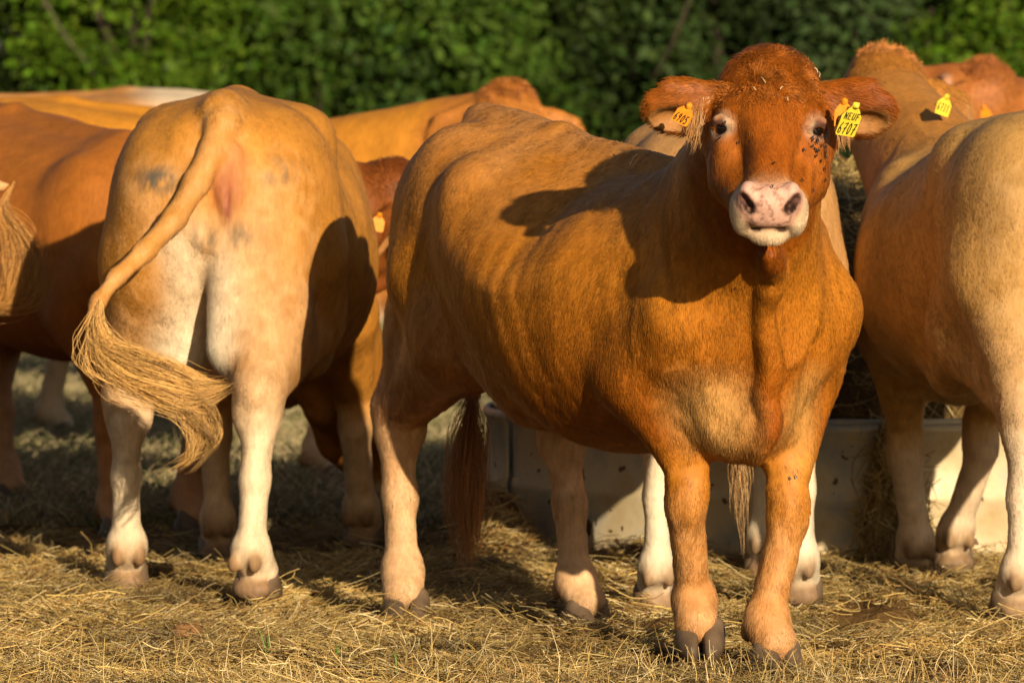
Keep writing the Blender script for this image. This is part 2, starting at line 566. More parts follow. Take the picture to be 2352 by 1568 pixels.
    # front legs
    for sd, f in ((1, feet[2]), (-1, feet[3])):
        f = np.asarray(f, float); dx, dy = f[0] - 1.33 * s, f[1] - sd * .16 * s
        toe = sp.get('toe', (.0, .0, .0, .0))[2 if sd > 0 else 3]
        th = np.array((math.cos(toe), math.sin(toe), 0))
        fet = f + np.array((-.01, 0, .13 * s)) - th * .02 * s
        elb = np.array((1.235 * s + dx * .25, sd * ew_ * s * wf + dy * .2, .72 * s))
        knee = np.array((1.345 * s + dx * .62, sd * .172 * s + dy * .62, f[2] + .405 * s))
        B.rc(L(1.42, sd * .17, .86), elb, .105 * s, .105 * s, k=.06 * s, comb=down, pale=0)
        B.rc(elb + (.035 * s, 0, -.02), knee + (0, 0, .05), .100 * s, .047 * s, k=.06 * s, comb=down, pale=.0)
        B.rc(elb + (.055 * s, sd * .03 * s, -.05), knee + (.005, sd * .012, .09), .055 * s, .034 * s, k=.03 * s, comb=down, pale=0)
        B.ell(knee, np.array((.051, .050, .072)) * s, k=.025 * s, comb=down, pale=pl * sp.get('frontpale', .5) * .3)
        B.ell(knee + (.022, 0, .005), np.array((.034, .040, .045)) * s, k=.018 * s, comb=down, pale=pl * sp.get('frontpale', .5) * .3)
        B.rc(knee + (0, 0, -.05), fet, .040 * s, .037 * s, k=.04 * s, comb=down, pale=pl * sp.get('frontpale', .5))
        B.rc(knee + (-.022, 0, -.05), fet + (-.022, 0, .03), .026 * s, .024 * s, k=.03 * s, comb=down, pale=pl * sp.get('frontpale', .5))
        B.ell(fet, np.array((.044, .044, .046)) * s, k=.04 * s, comb=down, pale=pl * sp.get('frontpale', .5))
        B.rc(fet, f + th * .015 * s + (0, 0, .082 * s), .043 * s, .051 * s, k=.03 * s, comb=down, pale=pl * min(1, sp.get('frontpale', .5) * 1.6), len=.010)
        side = np.cross((0, 0, 1), th)
        B.ell(f - th * .03 * s + (0, 0, .035 * s), np.array((.032, .052, .030)) * s, k=.02, ax=np.stack([th, side, (0, 0, 1)]), col=(.24, .15, .09), len=.006, soft=.008)
        for q in (-1, 1):
            B.ell(fet - th * .050 * s + side * q * .03 * s + (0, 0, -.028 * s), np.array((.018, .015, .025)) * s, k=.016, col=(.11, .065, .035), len=.0, soft=.009)
    # tail
    tl = sp['tail']
    tr = sp.get('tail_r', (.045, .034, .028, .022, .018, .016, .014, .012))
    for i in range(len(tl) - 1):
        a, b = np.asarray(tl[i], float), np.asarray(tl[i + 1], float)
        ra, rb = [np.interp(j / (len(tl) - 1), np.linspace(0, 1, len(tr)), tr) for j in (i, i + 1)]
        B.rc(a, b, ra, rb, k=.02 if i else .05, comb=nrm(b - a), pale=sp.get('tailpale', .2), len=.014)
    if sp.get('rear_skin'):
        c = L(-.160, -.050, 1.14)
        B.ell(c + (.0, 0, .05), (.022, .036, .04), k=.02, col=(.36, .13, .055), len=.001, soft=.005)
        for q in (-1, 1):
            B.ell(c + (-.004, q * .018, -.005), (.026, .028, .050), k=.02, col=(.36, .13, .055), len=.001, soft=.005)
            B.ell(c + (-.008, q * .013, -.055), (.028, .020, .040), k=.016, col=(.36, .13, .055), len=.001, soft=.005)
        B.ell(c + (-.012, 0, -.095), (.022, .013, .026), k=.02, col=(.30, .15, .08), len=.002, soft=.010)
        B.ell(c + (-.045, .003, -.065), (.02, .003, .030), k=.010, op=-1, col=(.25, .08, .05))
    # neck
    po = np.asarray(sp['poll'], float); f = nrm(sp['f']); u = np.asarray(sp['u'], float)
    u = nrm(u - (u @ f) * f); S_ = np.cross(u, f)
    hs = sp.get('hscale', 1.0)
    H = lambda a, b, c: po + hs * (a * f + b * S_ + c * u)
    ns = sp.get('neck', 1.0)
    nd = lambda a, b: nrm(nrm(a - b) * .75 + np.array((0, 0, -.5)))
    a, b = L(1.18, 0, 1.16) + (0, 0, dz), H(.03, 0, -.11)
    B.rc(a, b, .15 * s * ns, .095 * hs, k=.09 * s, comb=nd(a, b), deep=sp.get('neckdeep', .1))
    a, b = L(1.36, 0, .92) + (0, 0, dz * .5), H(.16, 0, -.19)
    B.rc(a, b, .19 * s * ns, .085 * hs, k=.09 * s, comb=nd(a, b), deep=.25)
    a, b = L(1.27, 0, 1.04) + (0, 0, dz * .7), H(.06, 0, -.15)
    B.rc(a, b, .22 * s * ns, .115 * hs, k=.09 * s, comb=nd(a, b), deep=sp.get('neckdeep', .1))
    # dewlap
    dl = sp.get('dewlap')
    if dl is None:
        a, b, m_ = H(.22, 0, -.23), L(1.46, 0, .62), None
        m_ = (a + b) / 2 + (-.02, 0, -.04)
        dl = [a, m_, b]; dr = [.03, .035, .045]
    else:
        # lay the loose fold along the chest: slide each point down its line of sight until it meets the hide
        dr = sp['dewlap_r']; eye = sp['eye_point']; lay = []; tl_ = np.linalg.norm(dl[0] - eye)
        for p, r in zip(dl, dr):
            v = nrm(p - eye); t = np.linalg.norm(p - eye) - .5
            t0_ = t
            for _ in range(60):
                if t - t0_ > 1.3: t = tl_; break
                t += .6 * float(B.eval_blocks((eye + v * t)[None], np.zeros((1, 3)), 1.0)[0, 0])
            tl_ = t
            lay.append(eye + v * (t + r * sp.get('sink', .1)))
        lay[0] = dl[0]
        tt = np.linspace(0, 1, 34)
        dr = np.interp(tt, np.linspace(0, 1, len(dr)), dr) * (1 + .22 * np.sin(tt * 23) * np.sin(tt * 9 + 1))
        dl = bez(lay, tt) + np.stack([0 * tt, .006 * np.sin(tt * 17), 0 * tt], 1)
    for i in range(len(dl) - 1):
        B.rc(dl[i], dl[i + 1], dr[i], dr[i + 1], k=.035, comb=(0, 0, -1), deep=.3)
    # ---- head
    AX = np.stack([f, S_, u])
    hdp = dict(comb=f, deep=.8)
    up_b = nrm(-f * .2 + u * .5)
    B.ell(H(.09, 0, -.075), np.array((.12, .100, .085)) * hs, AX, k=.04, comb=nrm(f * .3 + u * .4), deep=.8, len=.02)
    B.ell(H(.02, 0, -.055), np.array((.075, .084, .055)) * hs, AX, k=.05, comb=nrm(u * .6 - f * .3), deep=.8, len=.042)   # poll
    B.ell(H(.16, 0, -.065), np.array((.11, .103, .068)) * hs, AX, k=.04, **hdp)
    for q in (-1, 1):
        B.rc(H(.13, q * .072, -.135), H(.31, q * .045, -.125), .070 * hs, .048 * hs, k=.05, comb=nrm(f - u * .4), deep=.7)
        B.ell(H(.205, q * .098, -.062), np.array((.050, .026, .036)) * hs, AX, k=.035, comb=f, pale=.55, deep=.5, soft=.012)  # brow
        B.ell(H(.25, q * .088, -.100), np.array((.05, .022, .028)) * hs, AX, k=.03, comb=f, pale=.65, deep=.4, soft=.012)     # below the eye
        B.rc(H(.27, q * .078, -.105), H(.37, q * .056, -.095), .022 * hs, .022 * hs, k=.03, comb=f, deep=.8)                 # cheek ridge
    B.rc(H(.16, 0, -.070), H(.42, 0, -.045), .080 * hs, .052 * hs, k=.04, flat=(u, 1.12), **hdp)
    B.rc(H(.22, 0, -.150), H(.41, 0, -.110), .056 * hs, .045 * hs, k=.04, comb=f, deep=.6)
    for q in (-1, 1):
        B.rc(H(.12, q * .075, -.130), H(.245, q * .070, -.150), .068 * hs, .056 * hs, k=.04, comb=nrm(f - u * .4), deep=.7)
        B.rc(H(.245, q * .070, -.150), H(.37, q * .045, -.105), .056 * hs, .042 * hs, k=.04, comb=nrm(f - u * .4), deep=.7)
        B.ell(H(.285, q * .098, -.030), np.array((.085, .034, .050)) * hs, AX, k=.05, op=-1)                                 # hollow beside the nose bone
        B.ell(H(.132, q * .094, -.052), np.array((.036, .020, .028)) * hs, AX, k=.030, comb=f, deep=.75)  # brow
        B.ell(H(.222, q * .090, -.088), np.array((.038, .020, .026)) * hs, AX, k=.03, comb=f, deep=.7)   # below the eye
        B.rc(H(.23, q * .100, -.105), H(.35, q * .062, -.085), .020 * hs, .022 * hs, k=.03, comb=f, deep=.8)                 # cheek ridge
    # muzzle
    B.ell(H(.432, 0, -.064), np.array((.052, .075, .054)) * hs, AX, k=.035, pale=.8, comb=nrm(f * .4 - u), len=.006, soft=.008)
    B.ell(H(.465, 0, -.030), np.array((.038, .052, .042)) * hs, AX, k=.02, col=PINK, len=.0, soft=.004)
    B.rc(H(.478, -.028, -.056), H(.478, .028, -.056), .022 * hs, .022 * hs, k=.02, col=PINK, len=.0, soft=.004)
    for q in (-1, 1):
        B.ell(H(.456, q * .050, -.020), np.array((.036, .022, .038)) * hs, AX, k=.016, col=PINK, len=.0, soft=.005)
        B.ell(H(.440, q * .060, -.082), np.array((.046, .028, .052)) * hs, AX, k=.022, pale=.85, comb=nrm(-u + f * .3), len=.008, soft=.006)
    B.ell(H(.436, 0, -.116), np.array((.062, .062, .042)) * hs, AX, k=.016, pale=.85, comb=nrm(-u + f * .3), len=.008, soft=.006)   # chin
    B.ell(H(.478, 0, -.160), np.array((.022, .005, .03)) * hs, AX, k=.014, op=-1)                                            # notch in the chin
    for q in (-1, 1):
        B.rc(H(.512, 0, -.076), H(.474, q * .040, -.096), .002, .002, k=.005, col=(.07, .035, .02), len=.0, soft=.003); B.p[-1]['op'] = -1
        B.rc(H(.474, q * .040, -.096), H(.420, q * .074, -.138), .002, .002, k=.005, col=(.07, .035, .02), len=.0, soft=.003); B.p[-1]['op'] = -1
    for q in (-1, 1):
        n_ax = np.stack([nrm(f * .75 + u * .5), nrm(S_ * q * .9 - u * .3 + f * .35), nrm(u * .75 - f * .55 + S_ * q * .2)])
        n_ax[1] = nrm(n_ax[1] - (n_ax[1] @ n_ax[0]) * n_ax[0]); n_ax[2] = np.cross(n_ax[0], n_ax[1])
        B.ell(H(.498, q * .048, -.012), np.array((.038, .010, .017)) * hs, n_ax, k=.008, op=-1, col=(.035, .016, .012), soft=.003)
        B.ell(H(.488, q * .060, .000), np.array((.032, .010, .013)) * hs, n_ax, k=.008, op=-1, col=(.10, .045, .035), soft=.003)
    # eye sockets and lids
    for q in (-1, 1):
        e = H(.172, q * .1005, -.062)
        out, fw, upv = eye_frame(f, S_, u, q)
        B.ell(e + out * .012, np.array((.024, .027, .020)) * hs, np.stack([out, fw, upv]), k=.006, op=-1, col=(.10, .045, .03), soft=.005)
        for g in (1, -1):
            B.rc(e + out * .012 + fw * g * .032 + upv * .002, e + out * .0225 + upv * .0195, .009, .0105, k=.006, comb=f, pale=.45, len=.003, soft=.004)
            B.rc(e + out * .010 + fw * g * .030 - upv * .005, e + out * .016 - upv * .022, .006, .006, k=.007, comb=f, pale=.2, col=(.32, .15, .09), len=.002, soft=.004)
    # ears
    ears = []
    for q in (1, -1):
        base = H(.070, q * .102, -.088)
        dr_ = sp.get('ear_droop', (.10, .10))[0 if q > 0 else 1]
        n0 = nrm(.76 * f + .65 * u); v0 = nrm(.76 * u - .65 * f)
        al = nrm(S_ * q - v0 * dr_ - n0 * sp.get('ear_back', .15))
        vv = nrm(v0 - (v0 @ al) * al); nn = np.cross(al, vv) * (1 if np.cross(al, vv) @ n0 > 0 else -1)
        E3 = np.stack([al, vv, nn])
        tilt = nrm(nn * .94 - vv * .34); vt = nrm(vv * .94 + nn * .34)
        E3 = np.stack([al, vt, tilt])
        B.rc(base - al * .01, base + al * .05, .038 * hs, .034 * hs, k=.03, comb=al, deep=.5, len=.018)
        B.ell(base + al * .100 * hs, np.array((.085, .064, .028)) * hs, E3, k=.02, comb=al, deep=.45, len=.020)
        B.ell(base + al * .112 * hs - vt * .020 + tilt * .029, np.array((.060, .029, .034)) * hs, E3, k=.012, op=-1, col=(.36, .16, .045), soft=.006, bald=.45)
        B.rc(base + al * .02 + vt * .042, base + al * .12 + vt * .058, .016, .013, k=.02, comb=al, deep=.45, len=.022)
        ears.append((base, al, vt, tilt))
    return B, H, (f, S_, u), ears


# paint a soft patch of pigment or dirt on the body, broken by noise
def spot(V, cols, c, r, col, amt=1.0, freq=60, thr=.35, seed=3):
    d = np.linalg.norm((V - np.asarray(c)) / np.asarray(r), axis=1)
    i = np.nonzero(d < 1)[0]
    if not len(i): return
    n = fbm(V[i] * (1, 1, .45), freq, seed, 3)
    w = np.clip((1 - d[i]) * 1.6, 0, 1) * np.clip((n - thr) * 4, 0, 1) * amt
    cols[i] = cols[i] * (1 - w[:, None]) + np.asarray(col) * w[:, None]


COWS = {}


def make_cow(sp):
    global HOOF
    t0 = time.time()
    root = bpy.data.objects.new('cow', None)
    link(root)
    ox, oy = sp['origin']; hd = sp['heading']
    root.location = (ox, oy, 0); root.rotation_euler = (0, 0, hd)
    root.empty_display_size = .2
    tag(root, sp['label'], 'cow', 'cows of the herd around the feeder')
    c, s = math.cos(hd), math.sin(hd)
    R = np.array(((c, s, 0), (-s, c, 0), (0, 0, 1)))          # world -> local
    loc = lambda p: R @ (np.asarray(p, float) - (ox, oy, 0))
    ldir = lambda d: R @ np.asarray(d, float)
    sp = dict(sp)
    sp['feet'] = [loc(p) for p in sp['feet']]
    sp['poll'] = loc(sp['poll']); sp['f'] = ldir(sp['f']); sp['u'] = ldir(sp['u'])
    S = sp.get('scale', 1.0)
    if 'tail' in sp: sp['tail'] = [loc(p) for p in sp['tail']]
    else: sp['tail'] = [np.array(p) * S for p in ((-.09, 0, 1.315), (-.17, 0, 1.27), (-.205, .0, 1.15), (-.21, .01, .95), (-.205, .01, .75), (-.20, .02, .60))]
    sp['eye_point'] = loc((0, 0, CAM_H))
    if 'dewlap' in sp: sp['dewlap'] = [loc(p) for p in sp['dewlap']]
    B, H, (f, S_, u), ears = cow_body(sp)
    V, F = B.mesh(sp.get('vox', .012))
    pale, deep, comb, ln, ecol, ew = B.attrs(V)
    N = vert_normals(V, F)
    # slow muscle and skin relief
    nz = fbm(V * (1, 1, .6), 7, 5, 2) - .5
    nz2 = fbm(V * (1.6, 1.6, .5), 22, 9, 2) - .5
    calm = np.clip(ln / .012, 0, 1)
    hs = sp.get('hscale', 1.0)
    if sp.get('relief'):
        z_ = V[:, 2]
        rid = lambda P, sd: 1 - np.abs(2 * fbm(P, 1.0, sd, 2) - 1) * 2
        hd_ = np.linalg.norm(V - H(.2, 0, -.1), axis=1)
        leg = np.clip((.78 - z_) / .15, 0, 1)
        nk = np.exp(-((V[:, 0] - 1.42) / .13) ** 2) * np.clip((z_ - .62) / .1, 0, 1) * np.clip((hd_ - .26) / .08, 0, 1)
        rb = np.exp(-((V[:, 0] - .80) / .22) ** 2) * np.clip((z_ - .62) / .1, 0, 1) * np.clip((1.2 - z_) / .1, 0, 1)
        q_ = V[:, 0] + (z_ - .9) * .35
        relief = nk * .0075 * rid(V * (10, 16, 3.2), 51) + leg * .0032 * rid(V * (22, 22, 5), 52)
        relief += rb * .0012 * np.sin(q_ * 78 + 2 * fbm(V, 3, 53, 2)) * np.clip(fbm(V, 4, 54, 2) * 2 - .4, 0, 1)
        relief += (1 - leg) * .0030 * rid(V * (9, 9, 4), 55) * np.clip((hd_ - .26) / .08, 0, 1)
        V = V + N * (relief * calm * sp['relief'])[:, None]
        V = V + N * (.0014 * (fbm(V, 190, 57, 2) - .5) * np.clip(ew * 2 - .8, 0, 1) * (hd_ < .4))[:, None]
    V = V + N * ((nz * .008 + nz2 * sp.get('skin', .0016)) * calm)[:, None]
    fc_ = (V - H(0, 0, 0)) @ f / sp.get('hscale', 1.0)
    face = np.clip((.37 - fc_) / .03, 0, 1) * np.clip((.36 - np.linalg.norm(V - H(.2, 0, -.1), axis=1)) / .06, 0, 1)
    pale = pale * (1 - .95 * face); deep = np.maximum(deep, .85 * face)
    base, dp, pl = (np.array(sp[k]) for k in ('base', 'deep', 'pale'))
    n1 = fbm(V * (1, 1, .6), 5, 21, 3); n2 = fbm(V, 30, 4, 2)
    z = V[:, 2] / S
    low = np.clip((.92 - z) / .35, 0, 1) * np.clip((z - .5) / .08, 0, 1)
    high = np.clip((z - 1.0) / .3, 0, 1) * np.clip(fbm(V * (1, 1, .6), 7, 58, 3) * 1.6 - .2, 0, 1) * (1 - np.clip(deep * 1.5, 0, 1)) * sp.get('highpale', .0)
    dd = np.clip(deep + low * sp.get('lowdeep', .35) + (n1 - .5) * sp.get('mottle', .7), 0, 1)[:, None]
    pp = np.clip(pale + high + (n2 - .5) * .14 * (pale > .02) + sp.get('paleall', 0), 0, 1)[:, None]
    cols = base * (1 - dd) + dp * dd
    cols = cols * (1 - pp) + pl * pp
    cols *= (1 + (n2 - .5) * .3)[:, None]
    cols = cols * (1 - ew[:, None]) + ecol * ew[:, None]
    for q in sp.get('spots', []):
        spot(V, cols, loc(q[0]), *q[1:])
    hs = sp.get('hscale', 1.0)
    for q in (1, -1):
        e = H(.172, q * .1005, -.062); out, fw, upv = eye_frame(f, S_, u, q)
        r_ = V - (e + out * .012 + upv * .006)
        d = np.sqrt(((r_ @ upv) / .046) ** 2 + ((r_ @ fw) / .048) ** 2 + ((r_ @ out) / .05) ** 2)
        w = (np.clip((1.05 - d) / .45, 0, 1) * np.clip((d - .52) / .10, 0, 1) * sp.get('eyepale', .5) * np.clip(.1 + n2 * 1.3, 0, 1) * np.clip(.75 + (r_ @ upv) / .06 + np.abs(r_ @ fw) / .09 - .5 * (r_ @ (S_ * q)) / .05, 0, 1))[:, None]
        cols = cols * (1 - w) + pl * w
    # wear and dirt on the nose pad
    r_ = np.linalg.norm(V - H(.48, 0, -.035), axis=1)
    k_ = np.clip((.085 - r_) / .03, 0, 1) * np.clip((fbm(V, 130, 12, 2) - .56) * 9, 0, 1) * (ew > .3) * .7
    cols = cols * (1 - k_[:, None]) + np.array((.22, .11, .07)) * k_[:, None]
    # soiled lower legs
    grime = np.clip((.10 - V[:, 2]) / .07, 0, 1) * np.clip((fbm(V, 35, 8, 3) - .3) * 2.4, 0, 1) * .75
    cols = cols * (1 - grime[:, None]) + np.array((.12, .075, .035)) * grime[:, None]
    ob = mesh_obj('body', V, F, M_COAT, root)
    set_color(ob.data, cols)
    # hooves
    for i, ft in enumerate(sp['feet']):
        if HOOF is None:
            h = mesh_obj('hoof', HV, HF, M_HOOF, root); HOOF = h.data
        else:
            h = link(bpy.data.objects.new('hoof', HOOF), root)
        h.location = ft + np.array((.022 * S, 0, -.006)); h.scale = (S, S, S)
        h.rotation_euler = (0, 0, sp.get('toe', (0, 0, 0, 0))[i])
    # eyes
    hs = sp.get('hscale', 1.0)
    for q in (1, -1):
        e = H(.172, q * .1005, -.062)
        out, fw, upv = eye_frame(f, S_, u, q)
        uvs = [(math.sin(a) * math.cos(b), math.sin(a) * math.sin(b), math.cos(a)) for a in np.linspace(0, math.pi, 13) for b in np.linspace(0, 2 * math.pi, 24, endpoint=False)]
        VV = e + out * .000 + np.array(uvs) * .0232 * hs
        FF = [(i * 24 + j, i * 24 + (j + 1) % 24, (i + 1) * 24 + (j + 1) % 24, (i + 1) * 24 + j) for i in range(12) for j in range(24)]
        mesh_obj('eye', VV, FF, M_EYE, root)
    info = dict(root=root, V=V, F=F, N=N, cols=cols, comb=comb, ln=ln, H=H, f=f, S=S_, u=u, ears=ears, loc=loc, ldir=ldir, sp=sp, ew=ew)
    if sp.get('fur'):
        fur(info, sp['fur'], sp.get('furlen', 1.0), sp.get('furr', 1.0))
    if sp.get('switch', True):
        a, b = sp['tail'][-2], sp['tail'][-1]
        d0 = nrm(b - a)
        pts = sp.get('switch_path')
        if pts is None:
            path = [b - d0 * .1, b + d0 * .06, b + d0 * .08 + np.array((0, 0, -.14)) * S, b + d0 * .08 + np.array((.0, 0, -.32)) * S]
        else:
            path = [loc(p) for p in pts]
        switch(info, path, sp.get('switch_n', 500), sp.get('switch_w', (.016, .035, .04, .02)), sp.get('switch_col', base))
        if 'switch2' in sp:
            switch(info, [loc(p) for p in sp['switch2']], 420, (.02, .034, .032, .024, .014, .008), np.asarray(sp['switch_col']) * .9, locks=22, t0=(0, .4))
    COWS[sp['key']] = info
    print('cow', sp['key'], len(V), 'verts', round(time.time() - t0, 1), 's')
    return info


def fur(I, n, lf=1.0, rf=1.0):
    V, F, N = I['V'], I['F'], I['N']
    c = (V[F[:, 0]] + V[F[:, 2]]) / 2
    fn = nrm(np.cross(V[F[:, 2]] - V[F[:, 0]], V[F[:, 3]] - V[F[:, 1]]))
    area = np.linalg.norm(np.cross(V[F[:, 2]] - V[F[:, 0]], V[F[:, 3]] - V[F[:, 1]]), axis=1)
    camd = nrm(I['loc']((0, 0, 1.45)) - c)
    face = (fn * camd).sum(1)
    w = area * np.clip(.30 + face * 1.4, .05, 1.0) * np.clip(I['ln'][F[:, 0]] / .004 - .35, 0, 1)
    hy = I['H'](.2, 0, -.1)
    w *= 1 + 2.2 * (np.linalg.norm(c - hy, axis=1) < .38)
    cum = np.cumsum(w); cum /= cum[-1]
    i = np.searchsorted(cum, RNG.random(n))
    a, b = RNG.random((n, 1)), RNG.random((n, 1))
    q = F[i]
    lerp = lambda X: (X[q[:, 0]] * (1 - a) + X[q[:, 1]] * a) * (1 - b) + (X[q[:, 3]] * (1 - a) + X[q[:, 2]] * a) * b
    P = lerp(V); Nn = nrm(lerp(N)); C = lerp(I['cols']); cb = lerp(I['comb']); L = lerp(I['ln'][:, None])[:, 0] * lf
    # hair whorls: the comb direction drifts slowly over the hide
    sw = np.stack([fbm(P, 6, 31 + j, 2) - .5 for j in range(3)], 1) * 1.1
    clump = np.stack([vnoise(P, 55, 41 + j) - .5 for j in range(3)], 1) * (.5 + 40 * np.maximum(L - .014, 0))[:, None]
    T = cb + sw * .45 + clump + RNG.normal(0, .16, (n, 3))
    T = nrm(T - (T * Nn).sum(1, keepdims=True) * Nn)
    L = L * RNG.uniform(.6, 1.25, n)
    hd_ = (np.linalg.norm(P - I['H'](.2, 0, -.1), axis=1) < .34)[:, None]
    T0 = np.where(hd_, I['f'][None], nrm((-.45, 0, -.9))[None])
    Pf = P - T0 * ((P * T0).sum(1, keepdims=True) * .84) + sw * .03
    flow = (.55 * vnoise(Pf, 75, 44) + .45 * vnoise(Pf, 150, 45))[:, None]
    lift = RNG.uniform(.05, .30, (n, 1)) + np.clip((L[:, None] - .016) * 26, 0, .8)
    d0 = nrm(T + Nn * lift)
    d1 = nrm(T + Nn * (lift * .25) + np.array((0, 0, -.25)))
    L = L[:, None]
    P0 = P - Nn * .001
    P1 = P0 + d0 * L * .45
    P2 = P1 + d1 * L * .6
    C = C * RNG.uniform(.88, 1.14, (n, 1)) * (.64 + .74 * flow) * (1 + RNG.normal(0, .03, (n, 3)))
    R = np.array((.0006, .0005, .00012)) * rf
    h = hair_obj('fur', np.stack([P0, P1, P2], 1), R, np.clip(C, 0, 1), M_FUR, I['root'], nor=Nn)
    tag(h, kind='stuff')


def forelock(I, n, ln=.045, rad=.10, upright=.3, col=None):
    """curly hair of the poll"""
    V, N, H, f, u = I['V'], I['N'], I['H'], I['f'], I['u']
    c = H(.035, 0, -.045)
    k = np.nonzero((np.linalg.norm((V - c) / (1, 1, 1), axis=1) < rad) & ((N @ nrm(u * .6 - f * .55)) > .15))[0]
    w_ = np.clip(1.15 - np.linalg.norm(V[k] - c, axis=1) / rad, .02, 1) ** 1.5 * np.clip(.2 + 1.5 * vnoise(V[k], 45, 23), 0, 1); k = RNG.choice(k, n, p=w_ / w_.sum())
    rr = np.linalg.norm(V[k] - c, axis=1) / rad
    P = V[k]; Nn = N[k]
    lock = np.stack([vnoise(P, 30, 61 + j) - .5 for j in range(3)], 1) * 3.2
    d = nrm(Nn * (.16 + upright) + lock * .42 + f * (.25 - upright * .3) + np.array((0, 0, upright)) + RNG.normal(0, .16, (n, 3)))
    d2 = nrm(lock * .6 + f * (.6 - upright) + Nn * .2 + RNG.normal(0, .25, (n, 3)))
    L = (ln * RNG.uniform(.5, 1.25, n) * np.clip(1.25 - rr * .9, .3, 1))[:, None]
    ph = (vnoise(P, 60, 77) * 6.28)[:, None]; a1 = nrm(np.cross(d, (.3, .4, .8))); a2 = np.cross(d, a1)
    pts = []
    for j in range(8):
        t = j / 7
        pts.append(P - Nn * .002 + d * L * (t - .35 * t * t) + d2 * L * .45 * t * t + (a1 * np.cos(ph + t * 5.5) + a2 * np.sin(ph + t * 5.5)) * .0035 * t)
    C = np.asarray(I['sp']['deep'] if col is None else col) * RNG.uniform(.8, 1.25, (n, 1)) * (.5 + vnoise(P, 55, 91)[:, None] * 1.1)
    R = np.array([.0005] * 6 + [.0003, .0001])
    return hair_obj('forelock', np.stack(pts, 1), R, np.clip(C, 0, 1), M_HAIR, I['root'])


def bez(path, t):
    """Catmull-Rom through path at t (n,) in 0..1"""
    P = np.asarray(path, float); P = np.vstack([2 * P[0] - P[1], P, 2 * P[-1] - P[-2]])
    m = len(P) - 3
    x = np.clip(t, 0, .99999) * m; i = x.astype(int); f = (x - i)[:, None]
    p0, p1, p2, p3 = P[i], P[i + 1], P[i + 2], P[i + 3]
    return .5 * (2 * p1 + (p2 - p0) * f + (2 * p0 - 5 * p1 + 4 * p2 - p3) * f ** 2 + (3 * p1 - p0 - 3 * p2 + p3) * f ** 3)


def switch(I, path, n, wid, col, name='tail_switch', k=14, r=.00045, curl=.008, t0=(0, .45), tl=(.3, .95), locks=110, parent=None):
    """long tail hair gathered in locks along a path"""
    lk = RNG.integers(0, locks, n)
    lo = RNG.normal(0, 1, (locks, 3)); lf_ = RNG.uniform(6, 16, (locks, 1)); le = RNG.uniform(.62, 1.0, locks); lph = RNG.uniform(0, 6.28, (locks, 3))
    s = RNG.uniform(*t0, n); e = np.minimum(s + RNG.uniform(*tl, n), 1.0 + .0 * s)
    e = np.minimum(e, np.maximum(le[lk] + RNG.normal(0, .05, n), s + .12)); e = np.minimum(e, 1.0)
    pts = []
    jit = RNG.normal(0, .28, (n, 3))
    for j in range(k):
        t = s + (e - s) * j / (k - 1)
        w = np.interp(t, np.linspace(0, 1, len(wid)), wid)[:, None]
        g = (j / (k - 1))
        cu = np.sin(t[:, None] * lf_[lk] + lph[lk]) * curl * g
        pts.append(bez(path, t) + w * (lo[lk] * .75 + jit) * (.25 + .75 * min(1, g * 2)) + cu)
    P = np.stack(pts, 1)
    C = np.asarray(col) * (RNG.uniform(.5, 1.5, (locks, 1))[lk] * RNG.uniform(.7, 1.3, (n, 1)))
    R = np.full(k, r); R[-1] = r * .2; R[-2] = r * .6
    return hair_obj(name, P, R, np.clip(C, 0, 1), M_HAIR, I['root'] if parent is None else parent)


# ------------------------------------------------------------------ the ground
def gz(x, y):
    x = np.atleast_1d(np.asarray(x, float)); y = np.atleast_1d(np.asarray(y, float))
    p = np.stack([x, y, 0 * x], 1)
    near = np.clip((26 - y) / 5, 0.15, 1)
    z = (fbm(p, 1.6, 2, 3) - .5) * .05 + (fbm(p, 7, 6, 3) - .5) * .085
    z = z * near - .005 + (fbm(p, 26, 16, 2) - .5) * .034 * np.clip((20 - y) / 2, 0, 1)
    z += .20 * np.exp(-(((x + .03) / .10) ** 2 + ((y - 19.1) / .30) ** 2))       # heap of hay against the feeder
    z += .06 * np.exp(-(((x - .38) / .25) ** 2 + ((y - 18.75) / .25) ** 2))
    return z


